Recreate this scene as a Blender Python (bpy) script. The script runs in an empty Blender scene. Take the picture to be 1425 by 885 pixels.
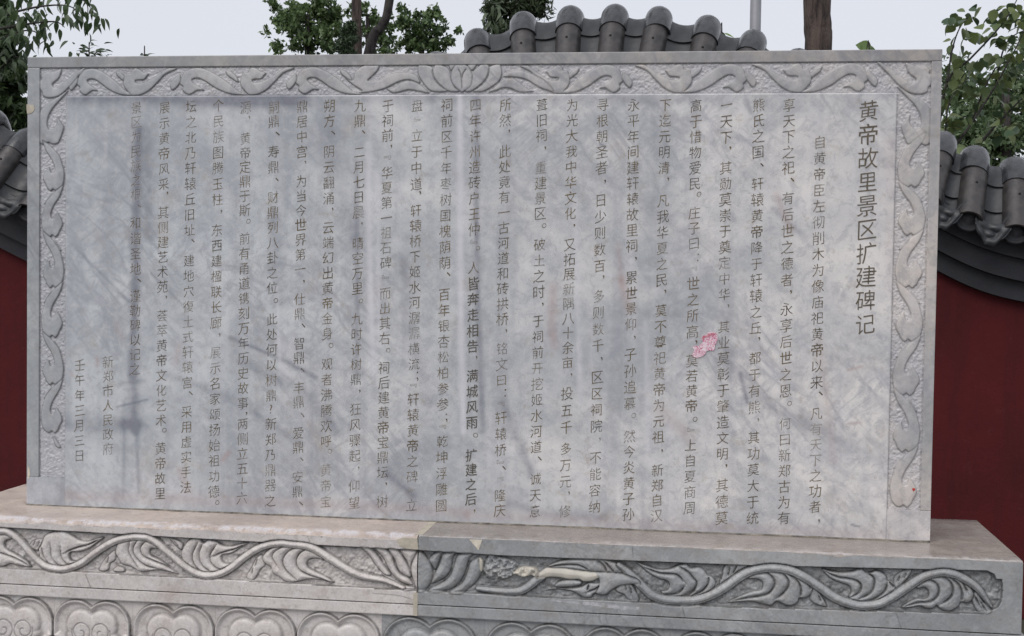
import bpy, bmesh, math, random
import numpy as np
from mathutils import Vector, Matrix

random.seed(7)
rng = np.random.default_rng(7)
SC = bpy.context.scene
COL = SC.collection

# ------------------------------------------------------------------ camera
F_PX = 1849.4
CAM = np.array([1.97104, -3.69262, 0.71172])
YAW, PITCH, ROLL = 0.14006, 0.03417, 0.0146
CF = np.array([-math.sin(YAW) * math.cos(PITCH), math.cos(YAW) * math.cos(PITCH), -math.sin(PITCH)])
_r0 = np.array([math.cos(YAW), math.sin(YAW), 0.0])
_u0 = np.cross(_r0, CF)
CR = math.cos(ROLL) * _r0 + math.sin(ROLL) * _u0
CU = -math.sin(ROLL) * _r0 + math.cos(ROLL) * _u0
cam_d = bpy.data.cameras.new('camera')
cam = bpy.data.objects.new('camera', cam_d)
COL.objects.link(cam)
cam_d.sensor_width = 36.0
cam_d.lens = F_PX / 1425.0 * 36.0
cam_d.clip_start = 0.05
cam_d.clip_end = 3000
cam.matrix_world = Matrix(((CR[0], CU[0], -CF[0], CAM[0]), (CR[1], CU[1], -CF[1], CAM[1]),
                           (CR[2], CU[2], -CF[2], CAM[2]), (0, 0, 0, 1)))
SC.camera = cam

# ------------------------------------------------------------------ world, sun, exposure
W = bpy.data.worlds.new('World')
SC.world = W
W.use_nodes = True
nt = W.node_tree
nt.nodes.clear()
wo = nt.nodes.new('ShaderNodeOutputWorld')
bg1 = nt.nodes.new('ShaderNodeBackground')
bg2 = nt.nodes.new('ShaderNodeBackground')
add = nt.nodes.new('ShaderNodeAddShader')
sky = nt.nodes.new('ShaderNodeTexSky')
sky.sky_type = 'NISHITA'
sky.sun_disc = False
SUN_EL, SUN_AZ = math.radians(52), math.radians(205)
sky.sun_elevation = SUN_EL
sky.sun_rotation = SUN_AZ
nt.links.new(sky.outputs[0], bg1.inputs[0])
bg1.inputs[1].default_value = 0.008
# the overcast layer: an even pale cloud deck, very soft mottling
tc = nt.nodes.new('ShaderNodeTexCoord')
nz = nt.nodes.new('ShaderNodeTexNoise')
nz.inputs['Scale'].default_value = 1.6
nz.inputs['Detail'].default_value = 3
cr = nt.nodes.new('ShaderNodeValToRGB')
cr.color_ramp.elements[0].position = 0.3
cr.color_ramp.elements[0].color = (0.685, 0.705, 0.765, 1)
cr.color_ramp.elements[1].position = 0.7
cr.color_ramp.elements[1].color = (0.735, 0.75, 0.81, 1)
nt.links.new(tc.outputs['Generated'], nz.inputs['Vector'])
nt.links.new(nz.outputs['Fac'], cr.inputs['Fac'])
nt.links.new(cr.outputs[0], bg2.inputs[0])
bg2.inputs[1].default_value = 1.0
nt.links.new(bg1.outputs[0], add.inputs[0])
nt.links.new(bg2.outputs[0], add.inputs[1])
nt.links.new(add.outputs[0], wo.inputs[0])

sd = bpy.data.lights.new('sun', 'SUN')
sd.energy = 1.9
sd.angle = math.radians(50)
sd.color = (1.0, 0.96, 0.93)
sun = bpy.data.objects.new('sun', sd)
COL.objects.link(sun)
_sdir = Vector((math.cos(SUN_EL) * math.sin(SUN_AZ), math.cos(SUN_EL) * math.cos(SUN_AZ), math.sin(SUN_EL)))
sun.rotation_euler = _sdir.to_track_quat('Z', 'Y').to_euler()
SC.view_settings.view_transform = 'Standard'
SC.view_settings.look = 'None'
SC.view_settings.exposure = 0.0
SC.view_settings.gamma = 1.0

# ------------------------------------------------------------------ photo-plane geometry helpers
def ray(u, v):
    return CF + CR * (u - 712.5) / F_PX - CU * (v - 442.5) / F_PX

def at(u, v, Y):
    d = ray(u, v)
    return CAM + d * ((Y - CAM[1]) / d[1])

def xz(u, v, Y=0.0):
    p = at(u, v, Y)
    return (p[0], p[2])

def view(x0, y0, s, pts, Y):
    return np.array([xz(x0 + a / s, y0 + b / s, Y) for a, b in pts])

def smooth_noise(n, cells, seed):
    """1-D smooth value noise, n samples over `cells` cells"""
    r = np.random.default_rng(seed)
    k = r.random(cells + 3)
    t = np.linspace(0, cells, n)
    i = t.astype(int)
    f = t - i
    f = f * f * (3 - 2 * f)
    return k[i] * (1 - f) + k[i + 1] * f

def noise2(X, Z, scale, seed):
    """2-D smooth value noise sampled at world coordinates"""
    r = np.random.default_rng(seed)
    T = r.random((256, 256))
    a = X * scale + 100.0
    b = Z * scale + 100.0
    i = np.floor(a).astype(int)
    j = np.floor(b).astype(int)
    fa = a - i
    fb = b - j
    fa = fa * fa * (3 - 2 * fa)
    fb = fb * fb * (3 - 2 * fb)
    g = lambda p, q: T[p % 256, q % 256]
    return (g(i, j) * (1 - fa) + g(i + 1, j) * fa) * (1 - fb) + (g(i, j + 1) * (1 - fa) + g(i + 1, j + 1) * fa) * fb

def catmull(P, closed=True, n=4):
    P = np.asarray(P, float)
    N = len(P)
    out = []
    rngN = range(N if closed else N - 1)
    for i in rngN:
        if closed:
            a, b, c, d = P[i - 1], P[i], P[(i + 1) % N], P[(i + 2) % N]
        else:
            a, b, c, d = P[max(i - 1, 0)], P[i], P[i + 1], P[min(i + 2, N - 1)]
        for k in range(n):
            t = k / n
            out.append(0.5 * (2 * b + (c - a) * t + (2 * a - 5 * b + 4 * c - d) * t * t + (3 * b - a - 3 * c + d) * t ** 3))
    if not closed:
        out.append(P[-1])
    return np.array(out)

def seg_dist(X, Z, P, closed):
    d = np.full(X.shape, 1e9)
    tpar = np.zeros(X.shape)
    n = len(P)
    m = n if closed else n - 1
    for i in range(m):
        a = P[i]
        b = P[(i + 1) % n]
        v = b - a
        L = v @ v + 1e-18
        t = np.clip(((X - a[0]) * v[0] + (Z - a[1]) * v[1]) / L, 0, 1)
        q = np.hypot(X - a[0] - t * v[0], Z - a[1] - t * v[1])
        w = q < d
        d = np.where(w, q, d)
        tpar = np.where(w, (i + t) / m, tpar)
    return d, tpar

def inside(X, Z, P):
    c = np.zeros(X.shape, bool)
    n = len(P)
    for i in range(n):
        x1, z1 = P[i]
        x2, z2 = P[(i + 1) % n]
        if z1 == z2:
            continue
        w = ((z1 > Z) != (z2 > Z)) & (X < (x2 - x1) * (Z - z1) / (z2 - z1) + x1)
        c ^= w
    return c

def sstep(x):
    x = np.clip(x, 0, 1)
    return x * x * (3 - 2 * x)

class Relief:
    """a carved stone surface: height H (towards the viewer, metres) over an x,z grid"""
    def __init__(s, x0, x1, z0, z1, res, h0=0.0):
        s.nx = max(2, int(round((x1 - x0) / res)) + 1)
        s.nz = max(2, int(round((z1 - z0) / res)) + 1)
        s.xs = np.linspace(x0, x1, s.nx)
        s.zs = np.linspace(z0, z1, s.nz)
        s.X, s.Z = np.meshgrid(s.xs, s.zs)
        s.H = np.full(s.X.shape, float(h0))
        s.A = np.zeros(s.X.shape + (4,))
        s.A[..., 3] = 1.0
    def win(s, P, pad):
        lo = P.min(0) - pad
        hi = P.max(0) + pad
        i0, i1 = np.searchsorted(s.xs, [lo[0], hi[0]])
        j0, j1 = np.searchsorted(s.zs, [lo[1], hi[1]])
        if i1 <= i0 or j1 <= j0:
            return None
        return (slice(j0, j1), slice(i0, i1))
    def shape(s, P, low, high, R, grooves=(), gd=0.002, gw=0.0012, edge=0.003, dirt=0.8, dw=0.0022, pale=0.0,  # dirt: groove grime plus painted crevice shade
              cream=0.0, mode='max', spl=True, rough=0.0, asym=0.0):
        P = np.asarray(P, float)
        if spl:
            P = catmull(P, True, 4)
        w = s.win(P, 0.012)
        if w is None:
            return
        X, Z = s.X[w], s.Z[w]
        d, _ = seg_dist(X, Z, P, True)
        ins = inside(X, Z, P)
        sg = np.where(ins, d, -d)
        dm = np.where(ins, d, 0)
        dg = np.full(X.shape, 1e9)
        asy = np.zeros(X.shape)
        for g in grooves:
            g = catmull(g, False, 4)
            if asym:
                qs = np.full(X.shape, 1e9); sgn = np.zeros(X.shape)
                for a_, b_ in zip(g[:-1], g[1:]):
                    v_ = b_ - a_
                    t_ = np.clip(((X - a_[0]) * v_[0] + (Z - a_[1]) * v_[1]) / (v_ @ v_ + 1e-18), 0, 1)
                    q_ = np.hypot(X - a_[0] - t_ * v_[0], Z - a_[1] - t_ * v_[1])
                    w_ = q_ < qs
                    qs = np.where(w_, q_, qs)
                    sgn = np.where(w_, np.sign(v_[0] * (Z - a_[1]) - v_[1] * (X - a_[0])), sgn)
                asy += asym * sgn * np.exp(-qs / .006)
            q, t = seg_dist(X, Z, g, False)
            dg = np.minimum(dg, q + 0.002 * sstep((np.abs(t - .5) - .35) / .15))
        e = np.minimum(dm, dg)
        h = low + (high - low) * (1 - np.exp(-e / R)) ** .8 - gd * np.exp(-(dg / gw) ** 2)
        if asym:
            h = h + asy * (1 - np.exp(-dm / .004))
        if rough:
            h = h + rough * (noise2(X, Z, 90, 5) + .6 * noise2(X, Z, 210, 6) - .8)
        k = sstep((sg + edge * .5) / edge)
        H = s.H[w]
        hh = H * (1 - k) + h * k
        s.H[w] = np.where(sg > -edge, np.maximum(H, hh) if mode == 'max' else hh, H)
        A = s.A[w]
        dd = np.maximum(dirt * np.exp(-(np.minimum(dg, 9) / (gw * 1.3)) ** 2) * ins, dirt * np.exp(-((d) / dw) ** 2))  # grime in grooves and outlines, with crevice shade painted into the same tone
        base = np.where(ins, 0, A[..., 0])
        A[..., 0] = np.maximum(base, dd)
        A[..., 1] = np.where(ins, pale, A[..., 1])
        A[..., 2] = np.where(ins, cream, A[..., 2])
    def line(s, P, depth, wd, dirt=0.8, spl=True):
        P = np.asarray(P, float)
        if spl and len(P) > 2:
            P = catmull(P, False, 4)
        w = s.win(P, 0.02)
        if w is None:
            return
        d, t = seg_dist(s.X[w], s.Z[w], P, False)
        k = np.exp(-(d / wd) ** 2)
        s.H[w] -= depth * k
        s.A[w][..., 0] = np.maximum(s.A[w][..., 0], dirt * np.exp(-(d / wd / 1.3) ** 2))  # dark groove: grime plus painted crevice shade
    def stem(s, P, rad, low, high, dirt=0.8, cut=0.0022):
        """rounded vine: P x,z ; rad = radius at each point"""
        P = np.asarray(P, float)
        rr = np.interp(np.linspace(0, 1, (len(P) - 1) * 5 + 1), np.linspace(0, 1, len(P)), rad)
        P = catmull(P, False, 5)
        w = s.win(P, 0.03)
        if w is None:
            return
        X, Z = s.X[w], s.Z[w]
        d, t = seg_dist(X, Z, P, False)
        r = np.interp(t, np.linspace(0, 1, len(rr)), rr)
        q = d / r
        prof = low + (high - low) * np.clip(1 - q ** 2.2, 0, 1) ** .7 + .0022 * (noise2(X, Z, 55, 71) - .5) - .0022 * np.exp(-((q - .5) / .12) ** 2)
        H = s.H[w]
        s.H[w] = np.where(q < 1, np.maximum(prof, low), H - cut * np.exp(-((d - r) / .002) ** 2))
        A = s.A[w]
        A[..., 0] = np.where(q < .8, 0, np.maximum(A[..., 0] * (q >= 1), dirt * np.exp(-((d - r) / .0022) ** 2)))  # dark edge along the vine: grime plus painted crevice shade
        A[..., 1] = np.where(q < 1, 0, A[..., 1])
    def mesh(s, name, Y, skirt=0.0):
        """Y: y of height 0; height grows towards -y"""
        nx, nz = s.nx, s.nz
        co = np.stack([s.X, Y - s.H, s.Z], -1).reshape(-1, 3)
        i = np.arange(nx * nz).reshape(nz, nx)
        q = np.stack([i[:-1, :-1], i[:-1, 1:], i[1:, 1:], i[1:, :-1]], -1).reshape(-1, 4)
        A = s.A.reshape(-1, 4)
        if skirt:
            edge = np.concatenate([i[0, :], i[1:, -1], i[-1, -2::-1], i[-2:0:-1, 0]])
            sk = co[edge].copy()
            sk[:, 1] = Y + skirt
            n0 = len(co)
            co = np.concatenate([co, sk])
            A = np.concatenate([A, A[edge]])
            m = len(edge)
            k = np.arange(m)
            k2 = (k + 1) % m
            q = np.concatenate([q, np.stack([edge[k2], edge[k], n0 + k, n0 + k2], -1)])
        return grid_mesh(name, co, q, A)

def grid_mesh(name, co, q, A=None, smooth=True):
    me = bpy.data.meshes.new(name)
    me.vertices.add(len(co))
    me.vertices.foreach_set('co', np.ascontiguousarray(co, np.float32).ravel())
    me.loops.add(q.size)
    me.loops.foreach_set('vertex_index', np.ascontiguousarray(q, np.int32).ravel())
    me.polygons.add(len(q))
    me.polygons.foreach_set('loop_start', np.arange(0, q.size, 4, dtype=np.int32))
    me.polygons.foreach_set('use_smooth', np.full(len(q), smooth))
    if A is not None:
        a = me.color_attributes.new('wear_shade', 'FLOAT_COLOR', 'POINT')
        a.data.foreach_set('color', np.ascontiguousarray(A, np.float32).ravel())
    me.update()
    me.validate()
    return me

# ------------------------------------------------------------------ object helpers
def link(name, me, mat=None, parent=None):
    o = bpy.data.objects.new(name, me)
    COL.objects.link(o)
    if mat is not None and me is not None and not me.materials:
        me.materials.append(mat)
    if parent is not None:
        o.parent = parent
    return o

def tag(o, label=None, cat=None, group=None, kind=None):
    if label: o['label'] = label
    if cat: o['category'] = cat
    if group: o['group'] = group
    if kind: o['kind'] = kind
    return o

def thing(name, label, cat, group=None, loc=(0, 0, 0)):
    o = bpy.data.objects.new(name, None)
    COL.objects.link(o)
    o.location = loc
    o.empty_display_size = 0.1
    return tag(o, label, cat, group)

def pymesh(name, v, f, smooth=False):
    me = bpy.data.meshes.new(name)
    me.from_pydata([tuple(p) for p in v], [], f)
    me.update()
    if smooth:
        me.polygons.foreach_set('use_smooth', [True] * len(me.polygons))
    return me

def box_mesh(name, x0, x1, y0, y1, z0, z1, bev=0.0):
    bm = bmesh.new()
    vs = [bm.verts.new((x, y, z)) for z in (z0, z1) for x, y in ((x0, y0), (x1, y0), (x1, y1), (x0, y1))]
    for f in ((3, 2, 1, 0), (4, 5, 6, 7), (0, 1, 5, 4), (1, 2, 6, 5), (2, 3, 7, 6), (3, 0, 4, 7)):
        bm.faces.new([vs[i] for i in f])
    if bev:
        bmesh.ops.bevel(bm, geom=bm.edges[:], offset=bev, segments=2, affect='EDGES', profile=0.6)
    me = bpy.data.meshes.new(name)
    bm.to_mesh(me)
    bm.free()
    return me

def tube_mesh(name, pts, rad, sides=10, cap=True, bump=0.0, seed=1):
    r = random.Random(seed)
    pts = [Vector(p) for p in pts]
    v, f = [], []
    n = len(pts)
    up = Vector((0.3, 0.9, 0.2))
    for i, p in enumerate(pts):
        t = (pts[min(i + 1, n - 1)] - pts[max(i - 1, 0)]).normalized()
        a = t.cross(up).normalized()
        b = t.cross(a)
        for k in range(sides):
            an = 2 * math.pi * k / sides
            q = rad[i] * (1 + bump * (r.random() - .5))
            v.append(p + a * math.cos(an) * q + b * math.sin(an) * q)
    for i in range(n - 1):
        for k in range(sides):
            k2 = (k + 1) % sides
            f.append((i * sides + k, i * sides + k2, (i + 1) * sides + k2, (i + 1) * sides + k))
    if cap:
        f.append(tuple(range(sides))[::-1])
        f.append(tuple((n - 1) * sides + k for k in range(sides)))
    return pymesh(name, v, f, True)

# ------------------------------------------------------------------ materials
def mat(name, base=(.5, .5, .5), rough=0.6):
    m = bpy.data.materials.new(name)
    m.use_nodes = True
    b = m.node_tree.nodes['Principled BSDF']
    b.inputs['Base Color'].default_value = (*base, 1)
    b.inputs['Roughness'].default_value = rough
    return m

class NB:
    """tiny node builder"""
    def __init__(s, m):
        s.nt = m.node_tree
        s.b = s.nt.nodes['Principled BSDF']
        s.co = s.nt.nodes.new('ShaderNodeTexCoord').outputs['Object']
    def n(s, t, **kw):
        x = s.nt.nodes.new(t)
        for k, v in kw.items():
            setattr(x, k, v)
        return x
    def l(s, a, b): s.nt.links.new(a, b)
    def noise(s, scale, detail=4, rough=.55, vec=None, dist=0.0):
        x = s.n('ShaderNodeTexNoise')
        x.inputs['Scale'].default_value = scale
        x.inputs['Detail'].default_value = detail
        x.inputs['Roughness'].default_value = rough
        x.inputs['Distortion'].default_value = dist
        s.l(vec or s.co, x.inputs['Vector'])
        return x.outputs['Fac']
    def mapping(s, rot=(0, 0, 0), scale=(1, 1, 1), loc=(0, 0, 0)):
        x = s.n('ShaderNodeMapping')
        if any(rot):
            x.vector_type = 'TEXTURE'
            scale = tuple(1 / q for q in scale)
        x.inputs['Rotation'].default_value = rot
        x.inputs['Scale'].default_value = scale
        x.inputs['Location'].default_value = loc
        s.l(s.co, x.inputs['Vector'])
        return x.outputs[0]
    def ramp(s, fac, *stops):
        x = s.n('ShaderNodeValToRGB')
        e = x.color_ramp.elements
        while len(e) < len(stops): e.new(0.5)
        for i, (p, c) in enumerate(stops):
            e[i].position = p
            e[i].color = (c, c, c, 1) if isinstance(c, (int, float)) else (*c, 1)
        s.l(fac, x.inputs['Fac'])
        return x.outputs['Color']
    def mix(s, fac, a, b, blend='MIX'):
        x = s.n('ShaderNodeMix', data_type='RGBA', blend_type=blend)
        for sock, val in ((x.inputs[0], fac), (x.inputs[6], a), (x.inputs[7], b)):
            if isinstance(val, (int, float)): sock.default_value = val
            elif isinstance(val, tuple): sock.default_value = (*val, 1)
            else: s.l(val, sock)
        return x.outputs[2]
    def math(s, op, a, b=0.0):
        x = s.n('ShaderNodeMath', operation=op)
        for sock, val in ((x.inputs[0], a), (x.inputs[1], b)):
            if isinstance(val, (int, float)): sock.default_value = val
            else: s.l(val, sock)
        return x.outputs[0]
    def attr(s, name='wear_shade'):
        x = s.n('ShaderNodeAttribute', attribute_name=name)
        y = s.n('ShaderNodeSeparateColor')
        s.l(x.outputs['Color'], y.inputs[0])
        return y.outputs
    def bump(s, h, strength=.3, dist=.002, normal=None):
        x = s.n('ShaderNodeBump')
        x.inputs['Strength'].default_value = strength
        x.inputs['Distance'].default_value = dist
        s.l(h, x.inputs['Height'])
        if normal is not None: s.l(normal, x.inputs['Normal'])
        s.l(x.outputs[0], s.b.inputs['Normal'])
        return x.outputs[0]
    def color(s, c): s.l(c, s.b.inputs['Base Color'])
    def rough(s, r): s.l(r, s.b.inputs['Roughness'])

def marble(name, light, dark, vein, dirt=(.032, .03, .028), rough=.42, warm=(.5, .42, .36), pale_c=(.62, .61, .64),  # dirt: tone of grime and of painted recess shade
           cream=(.56, .52, .44), vamt=.55, attr=True, wx=None, blot=0.35, fine=60.0):
    m = mat(name, light, rough)
    b = NB(m)
    big = b.noise(2.2, 5, .6, dist=.6)
    med = b.noise(9, 6, .65, dist=.4)
    c = b.mix(b.ramp(big, (.36, 0), (.66, 1)), light, dark)
    c = b.mix(b.math('MULTIPLY', b.ramp(med, (.45, 0), (.75, 1)), .5), c, dark)
    # wispy veins running both ways
    v1 = b.noise(3.2, 8, .62, vec=b.mapping((0, .75, 0), (1, 1, 3.4)), dist=1.1)
    v2 = b.noise(4.5, 7, .6, vec=b.mapping((0, -.65, 0), (1.0, 1, 4.2), (3, 0, 1)), dist=.8)
    vv = b.math('MAXIMUM', b.ramp(v1, (.485, 0), (.505, 1), (.53, 0)), b.ramp(v2, (.48, 0), (.497, .8), (.52, 0)))
    soft = b.ramp(b.noise(3.0, 5, .6, vec=b.mapping((0, .85, 0), (1, 1, 2.6), (7, 0, 0)), dist=.7), (.5, 0), (.68, 1))
    gate = b.ramp(b.noise(1.7, 3, .5, vec=b.mapping(loc=(4, 2, 9))), (.42, 0), (.6, 1))
    c = b.mix(b.math('MULTIPLY', b.math('MULTIPLY', vv, gate), vamt), c, vein)
    c = b.mix(b.math('MULTIPLY', soft, .5 * vamt), c, vein)
    # brownish blotches
    bl = b.ramp(b.noise(5.5, 7, .7, vec=b.mapping(loc=(9, 5, 1)), dist=.3), (.58, 0), (.74, 1))
    c = b.mix(b.math('MULTIPLY', bl, blot), c, warm)
    g1 = b.ramp(b.noise(16, 7, .75, vec=b.mapping(loc=(1, 8, 3), scale=(1, 1, 1.6))), (.52, 0), (.66, 1))
    c = b.mix(b.math('MULTIPLY', g1, .42), c, warm)
    g2 = b.ramp(b.noise(40, 6, .75, vec=b.mapping(loc=(6, 2, 3))), (.54, 0), (.64, 1))
    c = b.mix(b.math('MULTIPLY', g2, .30), c, tuple(q * .5 for q in warm))
    g3 = b.ramp(b.noise(24, 6, .7, vec=b.mapping(loc=(3, 3, 8))), (.36, 1), (.46, 0))
    c = b.mix(b.math('MULTIPLY', g3, .28), c, tuple(min(.75, q * 1.25) for q in light))
    fn = b.noise(fine * 3, 4, .7)
    c = b.mix(b.math('MULTIPLY', b.ramp(fn, (.35, 1), (.6, 0)), .16), c, dirt)
    if attr:
        r, g, bb = b.attr()[:3]
        pk = b.noise(240, 3, .7)
        c = b.mix(b.math('MULTIPLY', g, b.ramp(pk, (.3, .25), (.62, 1))), c, pale_c)
        c = b.mix(bb, c, cream)
        dn = b.ramp(b.noise(38, 4, .7), (.3, .45), (.6, 1))
        c = b.mix(b.math('MULTIPLY', r, dn), c, dirt)  # red channel: groove grime and painted recess shade
    b.color(c)
    rr = b.ramp(b.noise(14, 5, .7), (.3, rough - .1), (.7, rough + .16))
    b.rough(rr)
    n1 = b.bump(b.noise(fine * 2.2, 6, .75), .22, .0012)
    b.bump(b.noise(7, 4, .5), .15, .004, n1)
    return m

def face_mat(name, k=1.0, dcol=(.13, .135, .175), pk=1.0, lc=(.56, .585, .60), rc=(.745, .71, .68)):
    m = mat(name, (.5, .5, .55), .35)
    b = NB(m)
    sx = b.n('ShaderNodeSeparateXYZ')
    b.l(b.co, sx.inputs[0])
    warp = b.math('ADD', b.math('MULTIPLY', sx.outputs[0], .385), b.math('MULTIPLY', b.math('SUBTRACT', b.noise(2.0, 4, .6), .5), .9))
    base = b.mix(b.ramp(warp, (.12, 0), (.9, 1)), lc, rc)
    big = b.noise(2.6, 6, .62, dist=.7)
    c = b.mix(b.math('MULTIPLY', b.ramp(big, (.40, 0), (.66, 1)), .80), base, (.34, .365, .39))
    med = b.noise(11, 6, .66, dist=.5)
    c = b.mix(b.math('MULTIPLY', b.ramp(med, (.46, 0), (.70, 1)), .45), c, (.34, .36, .395))
    med2 = b.noise(8, 6, .66, vec=b.mapping(loc=(5, 5, 5)), dist=.5)
    c = b.mix(b.math('MULTIPLY', b.ramp(med2, (.52, 0), (.74, 1)), .42), c, (.66, .64, .67))
    v1 = b.noise(3.0, 5, .55, vec=b.mapping((0, .8, 0), (1, 1, 3.0)), dist=.9)
    v2 = b.noise(3.8, 4, .55, vec=b.mapping((0, -.7, 0), (1, 1, 3.4), (3, 0, 1)), dist=.7)
    vv = b.math('MAXIMUM', b.ramp(v1, (.44, 0), (.503, 1), (.57, 0)), b.ramp(v2, (.45, 0), (.497, .7), (.55, 0)))
    gate = b.ramp(b.noise(1.9, 3, .5, vec=b.mapping(loc=(4, 2, 9))), (.40, 0), (.6, 1))
    c = b.mix(b.math('MULTIPLY', b.math('MULTIPLY', vv, gate), .46), c, (.21, .22, .255))
    # streaks where rain runs down
    run = b.noise(13, 3, .6, vec=b.mapping(scale=(1, 1, .06)))
    c = b.mix(b.math('MULTIPLY', b.ramp(run, (.52, 0), (.68, 1)), .32), c, (.28, .29, .325))
    run2 = b.noise(16, 3, .6, vec=b.mapping(scale=(1, 1, .07), loc=(9, 0, 0)))
    c = b.mix(b.math('MULTIPLY', b.ramp(run2, (.58, 0), (.72, 1)), .30), c, (.68, .655, .675))
    bl = b.ramp(b.noise(6.5, 7, .72, vec=b.mapping(loc=(9, 5, 1)), dist=.3), (.58, 0), (.72, 1))
    c = b.mix(b.math('MULTIPLY', bl, .5), c, (.40, .34, .285))
    sp = b.ramp(b.noise(75, 3, .75), (.24, 1), (.33, 0))
    c = b.mix(b.math('MULTIPLY', sp, .4), c, (.16, .13, .12))
    m3 = b.noise(30, 6, .8, dist=.4)
    c = b.mix(b.math('MULTIPLY', b.ramp(m3, (.51, 0), (.59, 1)), .36), c, (.30, .305, .33))
    c = b.mix(b.math('MULTIPLY', b.ramp(m3, (.38, 1), (.46, 0)), .25), c, (.70, .69, .68))
    tan = b.ramp(b.noise(17, 6, .75, vec=b.mapping(loc=(2, 7, 4))), (.57, 0), (.68, 1))
    c = b.mix(b.math('MULTIPLY', tan, .45), c, (.34, .285, .22))
    grain = b.noise(260, 2, .6)
    c = b.mix(b.math('MULTIPLY', b.ramp(grain, (.35, 1), (.65, 0)), .10), c, (.2, .2, .24))
    r_, g_, b_ = b.attr()[:3]
    nn = b.ramp(b.noise(30, 5, .7), (.3, .75), (.65, 1))
    c = b.mix(b.math('MULTIPLY', b.math('MULTIPLY', r_, nn), .8), c, dcol)
    if pk != 1.0:
        pn_ = b.ramp(b.noise(200, 3, .7), (.3, .35), (.62, 1))
        g_ = b.math('MULTIPLY', g_, pn_)
    c = b.mix(b.math('MULTIPLY', g_, .8 * pk), c, (.68, .665, .70))
    c = b.mix(b.math('MULTIPLY', b.math('MULTIPLY', b_, nn), .62), c, (.36, .235, .22))
    if k != 1.0: c = b.mix(1.0, c, (k, k, k), 'MULTIPLY')
    b.color(c)
    b.rough(b.ramp(b.noise(6, 5, .6), (.35, .3), (.7, .5)))
    n1 = b.bump(b.noise(150, 6, .7), .12, .001)
    b.bump(b.noise(6, 4, .5), .12, .006, n1)
    return m
M_FACE = face_mat('stele_marble_inscribed_face')
M_BORD = face_mat('stele_marble_carved_border', .84, (.05, .048, .045), .62, (.50, .515, .525), (.74, .67, .61))
M_RIM = face_mat('stele_marble_plain_frame', .80, (.1, .1, .12), .6, (.48, .50, .50), (.70, .63, .57))
M_BLOCK = face_mat('stele_marble_lower_corner', .93, (.1, .1, .12), .6, (.53, .545, .58), (.72, .67, .645))
M_RIMTOP = face_mat('stele_marble_top_frame', .70, (.1, .1, .1), .6, (.47, .475, .46), (.62, .545, .48))
M_PANEL = marble('stele_marble_polished', (.455, .455, .53), (.335, .35, .435), (.235, .255, .335), vamt=.62, rough=.36,
                 warm=(.40, .35, .355), blot=.30)
M_BASE_L = marble('base_marble_pale', (.68, .635, .60), (.54, .505, .485), (.42, .395, .385), rough=.5, warm=(.40, .33, .29), blot=.55, vamt=.35)
M_BASE_R = marble('base_marble_blue_grey', (.41, .415, .415), (.285, .295, .30), (.17, .18, .19), rough=.42, warm=(.27, .22, .19), blot=.5, vamt=.6)
M_TOP_L = marble('base_top_pinkish', (.62, .525, .455), (.46, .385, .335), (.33, .28, .265), rough=.33, warm=(.34, .26, .22), blot=.6, vamt=.5)
M_TOP_R = marble('base_top_brown_grey', (.385, .335, .295), (.27, .24, .215), (.17, .155, .155), rough=.24, warm=(.22, .17, .14), blot=.6, vamt=.5)

def simple_mat(name, a, bcol, scale=8, rough=.6, bump=.3, bscale=40, bdist=.003, r2=None, detail=5):
    m = mat(name, a, rough)
    b = NB(m)
    c = b.mix(b.ramp(b.noise(scale, detail, .65), (.35, 0), (.68, 1)), a, bcol)
    b.color(c)
    if r2 is not None:
        b.rough(b.ramp(b.noise(scale * 1.7, 4, .6), (.35, rough), (.65, r2)))
    b.bump(b.noise(bscale, 6, .7), bump, bdist)
    return m

M_MORTAR = simple_mat('cement_mortar', (.50, .45, .36), (.36, .33, .27), 30, .8, .5, 120)
M_CREAM = simple_mat('fresh_broken_marble', (.68, .62, .52), (.5, .45, .37), 40, .75, .6, 150)
M_TILE = simple_mat('wet_grey_clay_tile', (.052, .055, .060), (.018, .019, .022), 22, .10, .25, 60, .003, r2=.34)
M_TILE_W = simple_mat('wet_brownish_clay_tile', (.055, .048, .045), (.017, .017, .019), 22, .30, .4, 70, .003, r2=.55)
M_PAN = simple_mat('dark_pan_tile', (.032, .034, .038), (.013, .015, .016), 14, .35, .4, 60, .003, r2=.6)
M_BRICK = simple_mat('dark_grey_cornice_brick', (.022, .023, .028), (.012, .013, .016), 8, .7, .4, 50, .004)
M_RED = mat('dull_red_limewash', (.1, .01, .01), .85)
b = NB(M_RED)
b.b.inputs['Specular IOR Level'].default_value = .25
c = b.mix(b.ramp(b.noise(2.2, 6, .65), (.35, 0), (.65, 1)), (.086, .0092, .0105), (.062, .007, .0085))
c = b.mix(b.math('MULTIPLY', b.ramp(b.noise(9, 5, .7, vec=b.mapping(scale=(1, 1, .12))), (.48, 0), (.7, 1)), .4), c, (.035, .006, .008))
c = b.mix(b.math('MULTIPLY', b.ramp(b.noise(14, 6, .75), (.6, 0), (.7, 1)), .35), c, (.10, .028, .028))
b.color(c)
b.bump(b.noise(26, 7, .75), .5, .006)
def bark(name, a, d):
    m = mat(name, a, .9)
    b = NB(m)
    st = b.noise(30, 6, .7, vec=b.mapping(scale=(1, 1, .16)), dist=.6)
    c = b.mix(b.ramp(st, (.40, 1), (.56, 0)), a, d)
    c = b.mix(b.math('MULTIPLY', b.ramp(b.noise(6, 5, .7), (.5, 0), (.7, 1)), .5), c, tuple(q * 1.5 for q in a))
    b.color(c)
    b.bump(st, 1.0, .03)
    return m
M_BARK = bark('brown_bark', (.105, .078, .066), (.028, .02, .018))
M_BARK_D = bark('dark_wet_bark', (.055, .047, .045), (.016, .013, .013))
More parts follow.
